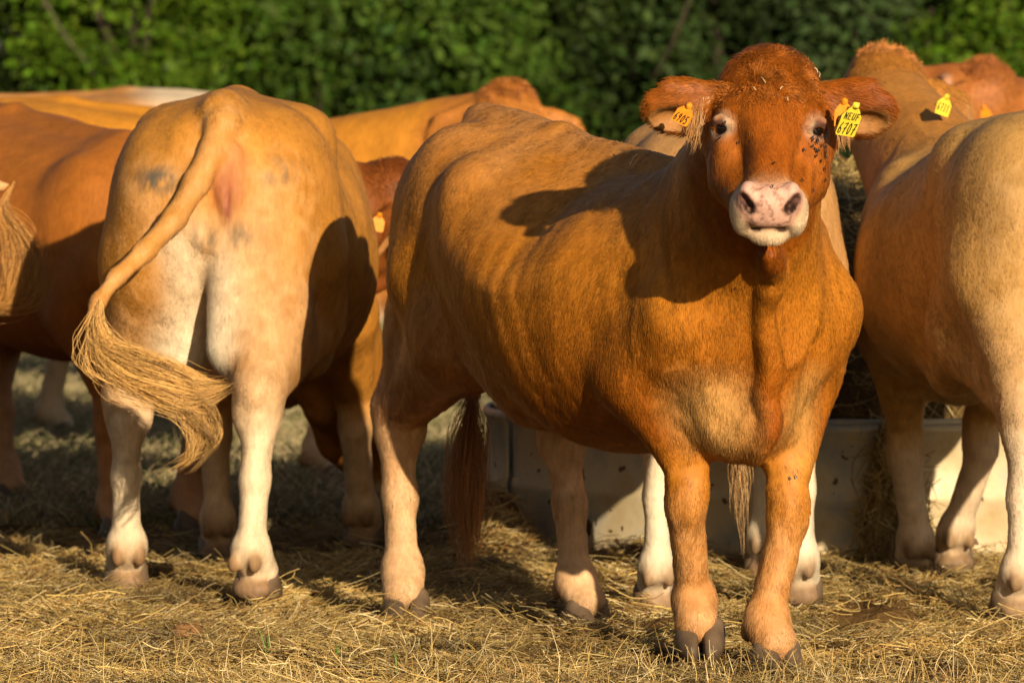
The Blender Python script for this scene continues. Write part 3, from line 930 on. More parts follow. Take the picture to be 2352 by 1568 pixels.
def build_ground():
    m, N, L = new_mat('trodden_ground')
    b = N['Principled BSDF']; b.inputs['Roughness'].default_value = .95; b.inputs['Specular IOR Level'].default_value = .1
    tc = N.new('ShaderNodeTexCoord')
    n1 = N.new('ShaderNodeTexNoise'); n1.inputs['Scale'].default_value = 5; n1.inputs['Detail'].default_value = 8
    n2 = N.new('ShaderNodeTexNoise'); n2.inputs['Scale'].default_value = 70; n2.inputs['Detail'].default_value = 6
    for n in (n1, n2): L.new(tc.outputs['Object'], n.inputs['Vector'])
    r1 = N.new('ShaderNodeValToRGB')
    r1.color_ramp.elements[0].position = .3; r1.color_ramp.elements[0].color = (.055, .028, .010, 1)
    r1.color_ramp.elements[1].position = .7; r1.color_ramp.elements[1].color = (.20, .115, .038, 1)
    ad = N.new('ShaderNodeMath'); ad.operation = 'MULTIPLY_ADD'; ad.inputs[1].default_value = .5
    L.new(n2.outputs['Fac'], ad.inputs[0])
    hf = N.new('ShaderNodeMath'); hf.operation = 'MULTIPLY'; hf.inputs[1].default_value = .5
    L.new(n1.outputs['Fac'], hf.inputs[0]); L.new(hf.outputs[0], ad.inputs[2])
    L.new(ad.outputs[0], r1.inputs['Fac'])
    # beyond the trampled yard the soil carries dry grass
    sx = N.new('ShaderNodeSeparateXYZ'); L.new(tc.outputs['Object'], sx.inputs[0])
    mr = N.new('ShaderNodeMapRange'); mr.inputs['From Min'].default_value = 20.5; mr.inputs['From Max'].default_value = 25
    L.new(sx.outputs['Y'], mr.inputs['Value'])
    r2 = N.new('ShaderNodeValToRGB')
    r2.color_ramp.elements[0].position = .35; r2.color_ramp.elements[0].color = (.13, .105, .05, 1)
    r2.color_ramp.elements[1].position = .65; r2.color_ramp.elements[1].color = (.34, .26, .13, 1)
    L.new(n1.outputs['Fac'], r2.inputs['Fac'])
    mx = N.new('ShaderNodeMix'); mx.data_type = 'RGBA'
    L.new(mr.outputs[0], mx.inputs['Factor']); L.new(r1.outputs[0], mx.inputs['A']); L.new(r2.outputs[0], mx.inputs['B'])
    L.new(mx.outputs['Result'], b.inputs['Base Color'])
    bp = N.new('ShaderNodeBump'); bp.inputs['Strength'].default_value = .8; bp.inputs['Distance'].default_value = .012
    L.new(n2.outputs['Fac'], bp.inputs['Height']); L.new(bp.outputs['Normal'], b.inputs['Normal'])
    # one sheet: fine in view, coarse to the horizon
    xs = np.unique(np.concatenate([np.linspace(-600, -40, 8), np.linspace(-40, -3.2, 12), np.arange(-3.2, -1.6, .04), np.arange(-1.6, 1.6, .016), np.arange(1.6, 3.21, .04), np.linspace(3.2, 40, 12), np.linspace(40, 600, 8)]))
    ys = np.unique(np.concatenate([np.linspace(-300, 8, 10), np.linspace(8, 14, 8), np.arange(14, 14.8, .04), np.arange(14.8, 19, .016), np.arange(19, 22, .03), np.linspace(22, 32, 60), np.linspace(32, 60, 20), np.linspace(60, 800, 10)]))
    X, Y = np.meshgrid(xs, ys, indexing='ij')
    Z = gz(X.ravel(), Y.ravel())
    V = np.stack([X.ravel(), Y.ravel(), Z], 1)
    nx, ny = X.shape
    i = np.arange(nx * ny).reshape(nx, ny)
    F = np.stack([i[:-1, :-1].ravel(), i[1:, :-1].ravel(), i[1:, 1:].ravel(), i[:-1, 1:].ravel()], 1)
    g = mesh_obj('ground', V, F, m)
    tag(g, kind='structure')


STRAW = np.array([(.58, .40, .13), (.50, .33, .10), (.36, .21, .06), (.70, .54, .26), (.24, .13, .04), (.46, .33, .10), (.34, .23, .07)])


def straws(name, n, xr, yr, zoff, lens, rad, bias=None, seed=1, lift=.25, zfun=gz, dark=1.0, thr=.88):
    r = np.random.default_rng(seed)
    y = yr[0] + (yr[1] - yr[0]) * r.random(n) ** (bias or 1.0)
    hw = xr * y
    x = r.uniform(-1, 1, n) * hw
    keep = fbm(np.stack([x, y, 0 * x], 1), 3.4, 12, 3) * 1.9 - .2 + r.random(n) * .55 > thr
    x, y = x[keep], y[keep]; n = len(x)
    az = vnoise(np.stack([x, y, 0 * x], 1), 2.6, 33) * 9 + np.where(r.random(n) < .55, r.normal(0, .45, n), r.uniform(0, 6.283, n)); L = np.exp(r.normal(math.log(lens), .5, n))
    L = np.clip(L, lens * .3, lens * 3)
    el = np.abs(r.normal(0, lift, n))
    d = np.stack([np.cos(az) * np.cos(el), np.sin(az) * np.cos(el), np.sin(el)], 1)
    bend = r.normal(0, .35, (n, 3)) * (1, 1, .3)
    z = zfun(x, y) + zoff * r.random(n) ** 2 + .002
    c = np.stack([x, y, z], 1)
    pts = []
    for t in (-.5, -.17, .17, .5):
        p = c + d * (t * L)[:, None] + bend * ((t * t - .1) * L)[:, None]
        p[:, 2] += np.sin(el) * L * .5
        pts.append(p + r.normal(0, .03, (n, 3)) * L[:, None])
    P = np.stack(pts, 1)
    q = P.reshape(-1, 3); q[:, 2] = np.maximum(q[:, 2], np.repeat(z, 4) - .01)
    P = q.reshape(-1, 4, 3)
    C = STRAW[r.integers(0, len(STRAW), n)] * r.uniform(.45, 1.15, (n, 1)) * dark * 1.0
    patch = fbm(c * (1, 1, 0), 3.0, 15, 3)[:, None]
    C = C * np.clip(-.1 + patch * 2.1, .28, 1.35)
    R = rad * r.uniform(.5, 1.35, (n, 1)) * np.ones((1, 4))
    o = hair_obj(name, P, R, np.clip(C, 0, 1), M_STRAW)
    return o


def build_straw():
    o = straws('straw', 230000, .092, (14.6, 19.8), .018, .042, .00085, bias=1.35, seed=3, lift=.25)
    lo = straws('long_straw', 30000, .092, (14.6, 19.8),   .030, .070, .0009, bias=1.3, seed=8, lift=.18, dark=1.15, thr=.95)
    lo.parent = o; tag(lo, kind='stuff')
    tag(o, 'loose golden straw and trodden hay covering the ground under the cows', 'straw', kind='stuff')
    # thin dry stems still standing at the front edge
    r = np.random.default_rng(15); n = 900
    y = 14.7 + 1.1 * r.random(n) ** 1.6; x = r.uniform(-1, 1, n) * y * .09
    b = np.stack([x, y, gz(x, y)], 1); h = r.uniform(.03, .10, (n, 1))
    d = nrm(np.stack([r.normal(0, .28, n), r.normal(0, .28, n), np.ones(n)], 1)); bd = r.normal(0, .18, (n, 3)) * h
    st = hair_obj('dry_stems', np.stack([b, b + d * h * .55, b + d * h + bd], 1), np.array((.0010, .0009, .0005)),
                  STRAW[r.integers(0, 4, n)] * r.uniform(.7, 1.2, (n, 1)), M_STRAW, o)
    tag(st, kind='stuff')
    # dry grass of the field behind
    r = np.random.default_rng(5); n = 60000
    y = 20.2 + 20 * r.random(n) ** 1.5; x = r.uniform(-1, 1, n) * y * .092
    z = gz(x, y); h = r.uniform(.03, .12, n) * (1 + (y - 20) * .05)
    c = np.stack([x, y, z], 1)
    d = np.stack([r.normal(0, .5, n), r.normal(0, .5, n), np.ones(n)], 1) * h[:, None]
    b = r.normal(0, .35, (n, 3)) * h[:, None]; b[:, 2] = -np.abs(b[:, 2])
    P = np.stack([c, c + d * .55, c + d + b], 1)
    gp = np.array([(.44, .34, .17), (.34, .26, .13), (.20, .19, .07), (.50, .40, .22), (.15, .16, .05)])
    C = gp[r.integers(0, 5, n)] * r.uniform(.6, 1.2, (n, 1))
    o = hair_obj('dry_grass', P, np.array((.0025, .002, .0006)), C, M_STRAW)
    tag(o, 'dry pale grass of the field behind the herd', 'grass', kind='stuff')
    # the few green blades at the very front
    def tuft(px, py, n, label):
        p = at(px, py, 15.1)
        r = np.random.default_rng(int(px))
        D = (CAM_H / (CAM_H - p[2])) * 15.1
        x0, y0 = (p[0]) * D / 15.1, D
        P, C = [], []
        for i in range(n):
            b = np.array((x0 + r.normal(0, .012), y0 + r.normal(0, .012), 0)); b[2] = gz(b[0], b[1])[0]
            h = r.uniform(.04, .085); ln_ = r.normal(0, .25, 2)
            P.append([b, b + (ln_[0] * h * .4, ln_[1] * h * .4, h * .6), b + (ln_[0] * h, ln_[1] * h, h)])
            C.append(np.array((.12, .22, .03)) * r.uniform(.7, 1.2))
        o = hair_obj('grass_tuft', np.array(P), np.array((.0016, .0013, .0003)), np.array(C), M_STRAW)
        tag(o, label, 'grass', 'green grass tufts in the straw')
    tuft(553, 1556, 5, 'green grass tuft in the straw below the pale cow seen from behind')
    tuft(605, 1520, 3, 'thin green grass blades standing in straw, second tuft from the left')
    tuft(775, 1540, 4, 'green grass blades in the straw left of the brown cow hoof')
    tuft(910, 1565, 3, 'short green grass blades at the bottom edge under a cloven hoof')


build_ground()
build_straw()

# ------------------------------------------------------------------ hay feeder behind the cows
FC = np.array((1.02, 19.82)); FR = 1.10


def build_feeder():
    m, N, L = new_mat('galvanised_sheet')
    b = N['Principled BSDF']; b.inputs['Metallic'].default_value = .15; b.inputs['Roughness'].default_value = .55
    tc = N.new('ShaderNodeTexCoord')
    n1 = N.new('ShaderNodeTexNoise'); n1.inputs['Scale'].default_value = 5; n1.inputs['Detail'].default_value = 8; n1.inputs['Roughness'].default_value = .65
    L.new(tc.outputs['Object'], n1.inputs['Vector'])
    r = N.new('ShaderNodeValToRGB'); e = r.color_ramp.elements
    e[0].position = .33; e[0].color = (.34, .34, .30, 1); e[1].position = .72; e[1].color = (.44, .30, .13, 1)
    x = e.new(.50); x.color = (.56, .46, .28, 1)
    L.new(n1.outputs['Fac'], r.inputs['Fac'])
    n2 = N.new('ShaderNodeTexVoronoi'); n2.inputs['Scale'].default_value = 19
    ns = N.new('ShaderNodeTexNoise'); ns.inputs['Scale'].default_value = 30; ns.inputs['Detail'].default_value = 4
    L.new(tc.outputs['Object'], ns.inputs['Vector'])
    wv = N.new('ShaderNodeVectorMath'); wv.operation = 'MULTIPLY_ADD'; wv.inputs[1].default_value = (.05, .05, .05)
    L.new(ns.outputs['Color'], wv.inputs[0]); L.new(tc.outputs['Object'], wv.inputs[2]); L.new(wv.outputs[0], n2.inputs['Vector'])
    n3 = N.new('ShaderNodeTexNoise'); n3.inputs['Scale'].default_value = 9; n3.inputs['Detail'].default_value = 5
    L.new(tc.outputs['Object'], n3.inputs['Vector'])
    ma = N.new('ShaderNodeMath'); ma.operation = 'MULTIPLY_ADD'; ma.inputs[1].default_value = -1.0; ma.inputs[2].default_value = .67
    L.new(n3.outputs['Fac'], ma.inputs[0])
    lt = N.new('ShaderNodeMath'); lt.operation = 'LESS_THAN'
    L.new(n2.outputs['Distance'], lt.inputs[0]); L.new(ma.outputs[0], lt.inputs[1])
    mx = N.new('ShaderNodeMix'); mx.data_type = 'RGBA'; mx.inputs['B'].default_value = (.11, .055, .02, 1)
    L.new(lt.outputs[0], mx.inputs['Factor']); L.new(r.outputs[0], mx.inputs['A'])
    L.new(mx.outputs['Result'], b.inputs['Base Color'])
    steel = pmat('grey_steel_tube', (.05, .052, .055), .6, .3, noise=10, col2=(.045, .03, .02), metallic=.3)
    root = link(bpy.data.objects.new('hay_feeder', None)); root.location = (FC[0], FC[1], 0)
    tag(root, 'round galvanised steel hay feeder ring with rust spots behind the cows', 'feeder')
    ang = lambda t: np.array((math.sin(t), -math.cos(t)))          # t = 0 faces the camera
    gap = math.asin((1.085 - FC[0]) / FR)
    step = 2 * math.pi / 5
    for k in range(5):
        t0, t1 = gap + k * step + .020, gap + (k + 1) * step - .020
        V, F = [], []
        n = 26
        prof = [(.002, .03), (.0, .06), (.0, .20), (.006, .215), (.006, .235), (.0, .25), (.0, .405), (.010, .42), (.012, .435), (.0, .445), (-.012, .44)]
        for i in range(n + 1):
            a = t0 + (t1 - t0) * i / n
            for rr, z in prof:
                d = ang(a) * (FR + rr)
                V.append((d[0], d[1], z - .035))
        m_ = len(prof)
        for i in range(n):
            for j in range(m_ - 1):
                F.append((i * m_ + j, (i + 1) * m_ + j, (i + 1) * m_ + j + 1, i * m_ + j + 1))
        o = mesh_obj('panel', V, F, m, root)
        so = o.modifiers.new('sheet', 'SOLIDIFY'); so.thickness = .004; so.offset = -1
    def tube(name, pts, r, closed=False, par=root, mt=None):
        pts = np.asarray(pts, float); n = len(pts); V, F = [], []
        for i in range(n):
            d = nrm(pts[(i + 1) % n if closed else min(i + 1, n - 1)] - pts[i - 1 if closed else max(i - 1, 0)])
            a = nrm(np.cross(d, (0.3, .2, 1.0) if abs(d[2]) < .9 else (1, 0, 0))); c = np.cross(d, a)
            for j in range(8):
                V.append(pts[i] + r * (math.cos(j * math.pi / 4) * a + math.sin(j * math.pi / 4) * c))
        for i in range(n if closed else n - 1):
            for j in range(8):
                q = (i + 1) % n
                F.append((i * 8 + j, i * 8 + (j + 1) % 8, q * 8 + (j + 1) % 8, q * 8 + j))
        return mesh_obj(name, V, F, mt or steel, par)
    ring = lambda z, r: [(*(ang(a) * r), z) for a in np.linspace(0, 2 * math.pi, 64, endpoint=False)]
    tube('rail', ring(.412, FR - .035), .012, True, mt=m)
    # hay inside: a low bale that is half eaten
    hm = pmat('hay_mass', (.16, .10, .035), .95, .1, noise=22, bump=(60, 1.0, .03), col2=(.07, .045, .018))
    V, F = [], []
    nu, nv = 64, 30
    for j in range(nv):
        t = j / (nv - 1)
        for i in range(nu):
            a = 2 * math.pi * i / nu
            if t < .55: rr, z = .82, t / .55 * .9
            else:
                q = (t - .55) / .45; rr = .82 * (1 - q) ** .8; z = .9 + .16 * math.sin(q * 1.57)
            V.append((rr * math.sin(a), -rr * math.cos(a), z))
    V = np.array(V); nn = (fbm(V, 5, 3, 3) - .5)
    V[:, :2] *= (1 + nn * .22)[:, None]; V[:, 2] += nn * .10 * (V[:, 2] > .1)
    F = [(j * nu + i, j * nu + (i + 1) % nu, (j + 1) * nu + (i + 1) % nu, (j + 1) * nu + i) for j in range(nv - 1) for i in range(nu)]
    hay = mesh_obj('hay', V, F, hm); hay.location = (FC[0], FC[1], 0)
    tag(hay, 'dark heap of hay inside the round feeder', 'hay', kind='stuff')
    n = 9000
    i = RNG.integers(0, len(V), n); c = V[i] + RNG.normal(0, .03, (n, 3))
    d = nrm(np.stack([RNG.normal(0, 1, n), RNG.normal(0, 1, n), RNG.normal(-.2, .5, n)], 1)) * RNG.uniform(.03, .12, (n, 1))
    P = np.stack([c - d, c + RNG.normal(0, .012, (n, 3)), c + d], 1)
    o = hair_obj('hay_stalks', P, np.array((.0013, .0013, .0008)), STRAW[RNG.integers(0, 7, n)] * RNG.uniform(.5, 1.0, (n, 1)), M_STRAW, hay)
    tag(o, kind='stuff')
    # hay pulled out through the joint of the sheets and heaped along the foot of the ring
    n = 2600
    which = RNG.random(n)
    z = np.abs(RNG.normal(0, .15, n)).clip(0, .42); a = gap + RNG.normal(.02, .028, n) * (1.3 - z)
    rr = FR + .02 + np.abs(RNG.normal(0, .035, n)) * (1.25 - 2 * z).clip(.2, 2)
    c = np.stack([FC[0] + np.sin(a) * rr, FC[1] - np.cos(a) * rr, z + .01], 1)
    d = nrm(np.stack([RNG.normal(0, .6, n), RNG.normal(-.2, .5, n), RNG.normal(-.6, .6, n)], 1)) * RNG.uniform(.02, .08, (n, 1))
    P = np.stack([c - d, c + RNG.normal(0, .01, (n, 3)), c + d], 1); P[:, :, 2] = np.maximum(P[:, :, 2], .004)
    o = hair_obj('hay_wisps', P, np.array((.0013, .0013, .0007)), STRAW[RNG.integers(0, 7, n)] * RNG.uniform(.6, 1.2, (n, 1)), M_STRAW)
    tag(o, 'wisps of hay hanging out of the gap between two feeder sheets', 'hay', kind='stuff')


build_feeder()


# ------------------------------------------------------------------ the hedge across the field
def leaf_cloud(n, centers, rad, size, col, seed, flat=.8):
    r = np.random.default_rng(seed)
    k = r.integers(0, len(centers), n)
    c = centers[k] + np.clip(r.normal(0, 1, (n, 3)), -1.8, 1.8) * rad[k][:, None] * (1, 1, flat)
    nrm_ = nrm(nrm(c - centers[k]) * .7 + np.array((0, -.35, .45)) + r.normal(0, .55, (n, 3)))
    t = nrm(np.cross(nrm_, r.normal(0, 1, (n, 3)))); b = np.cross(nrm_, t)
    s = size * np.exp(r.normal(0, .38, (n, 1)))
    V = np.stack([c - t * s, c + b * s * .55 + nrm_ * s * .12, c + t * s, c - b * s * .55 + nrm_ * s * .12], 1).reshape(-1, 3)
    F = np.arange(4 * n).reshape(n, 4)
    cl = np.asarray(col) * (r.uniform(.45, 1.5, (len(centers), 1))[k]) * r.uniform(.7, 1.3, (n, 1)) * (1 + r.normal(0, .08, (n, 3)))
    return V, F, np.repeat(np.clip(cl, 0, 1), 4, 0)


def limb(V, F, pts, rs):
    pts = np.asarray(pts, float); o = len(V)
    for i, p in enumerate(pts):
        d = nrm(pts[min(i + 1, len(pts) - 1)] - pts[max(i - 1, 0)])
        a = nrm(np.cross(d, (.2, 1, .1))); c = np.cross(d, a)
        for j in range(7):
            V.append(p + rs[i] * (math.cos(j * .8976) * a + math.sin(j * .8976) * c))
    for i in range(len(pts) - 1):
        for j in range(7):
            F.append((o + i * 7 + j, o + i * 7 + (j + 1) % 7, o + (i + 1) * 7 + (j + 1) % 7, o + (i + 1) * 7 + j))


def bush(name, cat, x, y, w, h, col, n, seed, label, size=.027, low=.12):
    r = np.random.default_rng(seed)
    root = link(bpy.data.objects.new(name, None)); root.location = (x, y, 0)
    tag(root, label, cat, 'bushes and trees of the hedge beyond the field')
    m = 48
    a = r.uniform(0, 6.283, m); q = r.random(m) ** .5
    z = low + (h - low) * r.random(m)
    prof = np.sqrt(np.clip(1 - ((z / h - .42) / .62) ** 2, .08, 1))
    cen = np.stack([np.cos(a) * q * w * .5 * prof, np.sin(a) * q * w * .45 * prof, z], 1)
    rad = r.uniform(.09, .26, m)
    V, F, C = leaf_cloud(n, cen, rad, size, col, seed + 1)
    o = mesh_obj('foliage', V, F, M_LEAF, root, smooth=False); set_color(o.data, C)
    V, F = [], []
    limb(V, F, [(0, .3, -.05), (.05, .3, h * .3), (-.04, .32, h * .55), (.03, .3, h * .85)], [.05, .04, .03, .012])
    for i in range(6):
        t = cen[r.integers(0, m)]; z0 = h * r.uniform(.1, .4)
        limb(V, F, [(0, .3, z0), (t[0] * .5, t[1] * .5, (z0 + t[2]) / 2 + .1), t], [.045, .03, .012])
    mesh_obj('trunk', V, F, M_BARK, root)
    return root


HY = 42.0
hx = lambda px, y=HY: (px - 1176) / FPX * y
G1, G2, G3, G4 = (.042, .072, .014), (.085, .155, .009), (.026, .047, .011), (.050, .094, .011)
for i, (px, dy, w, h, c, nm, lb) in enumerate([
    (20, .4, 1.25, 3.3, G1, 'bush', 'dull green bush at the far left end of the hedge'),
    (300, -.3, 1.15, 3.2, G2, 'bush', 'brightest yellow green bush of the hedge, right of the pale bare branch'),
    (520, .2, 1.2, 3.4, (.072, .132, .009), 'bush', 'bright green bush of the hedge above the rump of the pale cow'),
    (735, -.1, 1.15, 3.3, G4, 'bush', 'mid green bush of the hedge above the cream backed cow and the gap beside it'),
    (960, .3, 1.2, 3.2, (.048, .088, .022), 'bush', 'greyish green bush of the hedge above the orange back in the middle'),
    (1150, -.2, 1.1, 3.4, G4, 'bush', 'mid green bush of the hedge above the raised poll of the orange cow'),
    (1400, .4, 1.15, 3.2, G1, 'bush', 'dull green bush of the hedge left of the staring cow'),
    (1660, .1, 1.2, 3.4, G3, 'bush', 'dark green bush of the hedge right behind the staring cow'),
    (1900, .5, 1.2, 3.3, (.05, .08, .025), 'bush', 'dark greyish bush of the hedge above the yellow ear tag'),
    (2080, .9, 1.0, 3.2, G3, 'bush', 'very dark bush of the hedge with a bare stem, above the fluffy poll'),
    (2330, -.2, 1.2, 3.3, G2, 'bush', 'bright green bush at the right end of the hedge'),
]):
    bush(nm, 'bush', hx(px), HY + dy, w, h, c, 17000, 100 + i, lb)
for i, (px, dy, w, h, lb) in enumerate([
    (-120, 1.9, 2.2, 5.0, 'dark tree standing behind the left end of the hedge'),
    (330, 2.1, 2.2, 5.4, 'dark tree behind the bright green bushes of the hedge'),
    (820, 2.0, 2.2, 5.2, 'dark tree behind the greyish bush of the hedge'),
    (1290, 2.2, 2.2, 5.3, 'dark tree behind the gap of the hedge left of the staring cow'),
    (1760, 2.0, 2.2, 5.5, 'dark tree behind the hedge above the head of the staring cow'),
    (2210, 2.1, 2.2, 5.1, 'dark tree behind the hedge above the cows at the right'),
    (2600, 1.9, 2.2, 5.2, 'dark tree behind the right end of the hedge'),
]):
    bush('tree', 'tree', hx(px, HY + dy), HY + dy, w, h, (.016, .030, .008), 8000, 200 + i, lb, size=.05)


r_ = np.random.default_rng(77)
cen_ = np.stack([r_.uniform(-6.5, 6.5, 260), r_.uniform(45.2, 46.8, 260), r_.uniform(.2, 5.6, 260)], 1)
V_, F_, C_ = leaf_cloud(30000, cen_, r_.uniform(.25, .5, 260), .12, (.016, .030, .008), 78)
wood = mesh_obj('woodland', V_, F_, M_LEAF, None, smooth=False); set_color(wood.data, C_)
tag(wood, 'dense dark wood closing the view behind the hedge', 'woodland', kind='stuff')


def branch(pts, rs, label, col):
    V, F = [], []; limb(V, F, pts, rs)
    mt = pmat('dry_wood', col, .9, .1, noise=9)
    o = mesh_obj('bare_branch', V, F, mt)
    tag(o, label, 'branch')


branch([at(95, -10, 41.2), at(135, 60, 41.15), at(165, 105, 41.15), at(200, 145, 41.2), at(240, 220, 41.6)], [.010, .010, .009, .008, .006],
       'pale bare branch slanting through the dark gap at the left of the hedge', (.13, .105, .075))
branch([at(1590, -20, 41.2), at(1565, 50, 41.2), at(1535, 120, 41.3), at(1500, 180, 41.5)], [.013, .012, .011, .010],
       'grey brown leaning stem in the hedge left of the staring cow', (.07, .055, .035))
branch([at(2140, 20, 41.6), at(2130, 90, 41.6), at(2135, 170, 41.7), at(2140, 260, 41.8)], [.011, .012, .011, .012],
       'upright bare stem in the dark hedge above the right cows', (.09, .07, .045))


# ------------------------------------------------------------------ the herd
def foot(px, D):
    x = (px - 1176) / FPX * D
    return (x, D, float(gz(x, D)[0]) + .002)


def fxy(x, y):
    return (x, y, float(gz(x, y)[0]) + .002)


QUICK = False
main = make_cow(dict(
    key='main', label='reddish brown cow staring at the camera with a yellow tag in its ear', vox=.005,
    origin=(-.05, 16.7), heading=math.atan2(-.9, .437), drop=.055, wide=1.0, fat=.055, sq=-.8, top=-.086, hookz=1.22, rw=.82, elbow=.205, shoulder=.15, point=.135, mottle=.4, lowdeep=.75, relief=1.0, highpale=.14,
    feet=[foot(1340, 16.7), foot(925, 16.7), foot(1775, 15.4), foot(1600, 15.58)], toe=(.05, -.42, -.1, -.45),
    poll=at(1769, 138, 14.98), f=(-.03, -.76, -.65), u=(.0, -.65, .76),
    ear_droop=(.0, .04), ear_back=-.05,
    dewlap=[at(1768, 575, 14.98), at(1772, 630, 15.0), at(1775, 655, 15.0), at(1758, 720, 15.), at(1760, 790, 15.), at(1770, 860, 15.), at(1764, 910, 15.), at(1768, 960, 15.), at(1755, 1010, 15.), at(1735, 1055, 15.)],
    dewlap_r=[.022, .014, .016, .009, .008, .011, .008, .009, .008, .006], sink=-.8,
    base=(.49, .176, .014), deep=(.29, .068, .004), pale=(.80, .64, .42), legpale=.42, frontpale=.35, brisket=.0, spots=[(at(1640, 950, 15.35), (.16, .17, .19), (.60, .33, .10), .75, 5, .05), (at(1850, 960, 15.4), (.14, .12, .17), (.58, .32, .09), .6, 5, .05)], udder=False,
    fur=380000, furlen=1.25, switch_path=[at(1085, 880, 16.98), at(1078, 1000, 16.98), at(1072, 1150, 16.97), at(1078, 1310, 16.96)],
    tail=[at(1160, 300, 16.86), at(1130, 330, 16.93), at(1100, 500, 17.0), at(1095, 700, 17.0), at(1088, 900, 16.98)],
    tail_r=(.03, .03, .028, .022, .018), switch_n=900, switch_w=(.02, .034, .034, .012), switch_col=(.30, .12, .03),
))
rear = make_cow(dict(
    key='rear', label='pale golden cow seen from behind with its tail swung to the left', vox=.006,
    origin=(-.79, 17.50), heading=math.atan2(.99, .07), wide=.885, rw=1.07, scale=1.01, drop=.02, top=-.012, sq=-.2, hookz=1.26,
    feet=[foot(285, 17.8), foot(588, 17.2), foot(500, 18.95), foot(835, 19.2)], toe=(.25, -.30, .1, -.2),
    poll=(-.50, 19.45, .62), f=(.2, .5, -.85), u=(0, .8, .5), rear_skin=True,
    tail=[at(p[0], p[1], p[2]) for p in ((520, 245, 17.47), (512, 285, 17.37), (492, 345, 17.33), (452, 420, 17.29), (402, 500, 17.25), (335, 575, 17.19), (270, 635, 17.14), (228, 690, 17.10), (207, 745, 17.08))],
    tail_r=(.038, .040, .036, .031, .027, .024, .020, .018, .015), tailpale=.08,
    switch_path=[at(p[0], p[1], p[2]) for p in ((230, 690, 17.07), (222, 750, 17.06), (245, 812, 17.05), (310, 850, 17.04), (390, 880, 17.03), (450, 905, 17.03), (520, 885, 17.03))],
    switch2=[at(p[0], p[1], 17.02) for p in ((300, 850), (380, 900), (445, 940), (470, 990), (440, 1045), (370, 1095))],
    switch_n=2600, switch_w=(.018, .022, .030, .038, .038, .030, .016), switch_col=(.60, .34, .10),
    base=(.49, .205, .028), deep=(.36, .125, .012), pale=(.86, .74, .52), legpale=.72, frontpale=.5, innerpale=1.0, lowdeep=.15, mottle=.45, relief=.7,
    spots=[(at(522, 432, 17.36), (.16, .050, .085), (.36, .125, .050), .95, 22, .12), (at(372, 412, 17.42), (.30, .09, .055), (.10, .085, .06), .95, 45, .30), (at(640, 392, 17.42), (.30, .09, .05), (.13, .11, .07), .7, 45, .36),
           (at(470, 545, 17.3), (.30, .05, .05), (.16, .12, .07), .8, 60, .36), (at(550, 545, 17.3), (.30, .05, .05), (.16, .12, .07), .7, 60, .36),
           (at(745, 745, 17.75), (.30, .05, .07), (.80, .66, .46), .9, 10, .1)],
    fur=260000,
))
right = make_cow(dict(
    key='right', label='tan cow seen from behind, cut by the right edge of the frame', vox=.008,
    origin=(1.48, 16.7), heading=math.atan2(.987, -.168), wide=1.03, relief=.7, top=-.04, drop=.06, neckdeep=.8,
    feet=[foot(2335, 16.7), fxy(1.66, 16.75), foot(2100, 18.3), foot(2192, 18.35)], toe=(.1, -.1, 0, 0),
    poll=at(2030, 128, 18.65), f=(.36, .80, -.47), u=(.15, .45, .88), ear_droop=(.3, .75),
    base=(.53, .285, .080), deep=(.46, .185, .032), pale=(.80, .66, .48), legpale=.8, frontpale=.8, lowdeep=.1, fur=150000,
))
cow_e = make_cow(dict(
    key='behind', label='cow with white hind legs standing right behind the staring cow', vox=.010,
    origin=(.57, 17.05), heading=math.pi / 2, wide=.93, scale=.97,
    feet=[foot(1505, 17.1), foot(1842, 17.0), fxy(.43, 18.4), fxy(.72, 18.38)], toe=(.1, -.15, 0, 0),
    poll=(.60, 18.9, 1.0), f=(.02, .5, -.86), u=(0, .8, .5),
    tail=[np.array(p) for p in ((.57, 16.96, 1.255), (.585, 16.88, 1.22), (.59, 16.85, 1.1), (.592, 16.85, .9), (.594, 16.86, .7))],
    switch_path=[at(1700, 900, 16.9), at(1700, 1000, 16.9), at(1702, 1100, 16.9), at(1705, 1280, 16.9)], switch_col=(.42, .24, .09), switch_n=160, switch_w=(.008, .014, .014, .006), fat=-.02,
    base=(.54, .28, .095), deep=(.45, .2, .06), pale=(.72, .60, .42), legpale=1.0, frontpale=1.0, fur=60000, furr=1.2,
))
brown = make_cow(dict(
    key='brown', label='dark brown cow at the left edge, its head showing between two cows', vox=.009,
    origin=(-1.76, 20.72), heading=math.atan2(-.866, .5), wide=1.0, scale=.98, top=-.03, drop=.05,
    feet=[foot(20, 20.9), fxy(-1.92, 20.6), foot(440, 19.6), foot(268, 19.5)],
    poll=at(915, 385, 19.55), f=(.80, -.05, -.5), u=(.40, -.46, .69), ear_droop=(.0, .2),
    base=(.38, .125, .016), deep=(.20, .052, .008), pale=(.66, .46, .28), legpale=.45, fur=60000, furr=1.5,
))
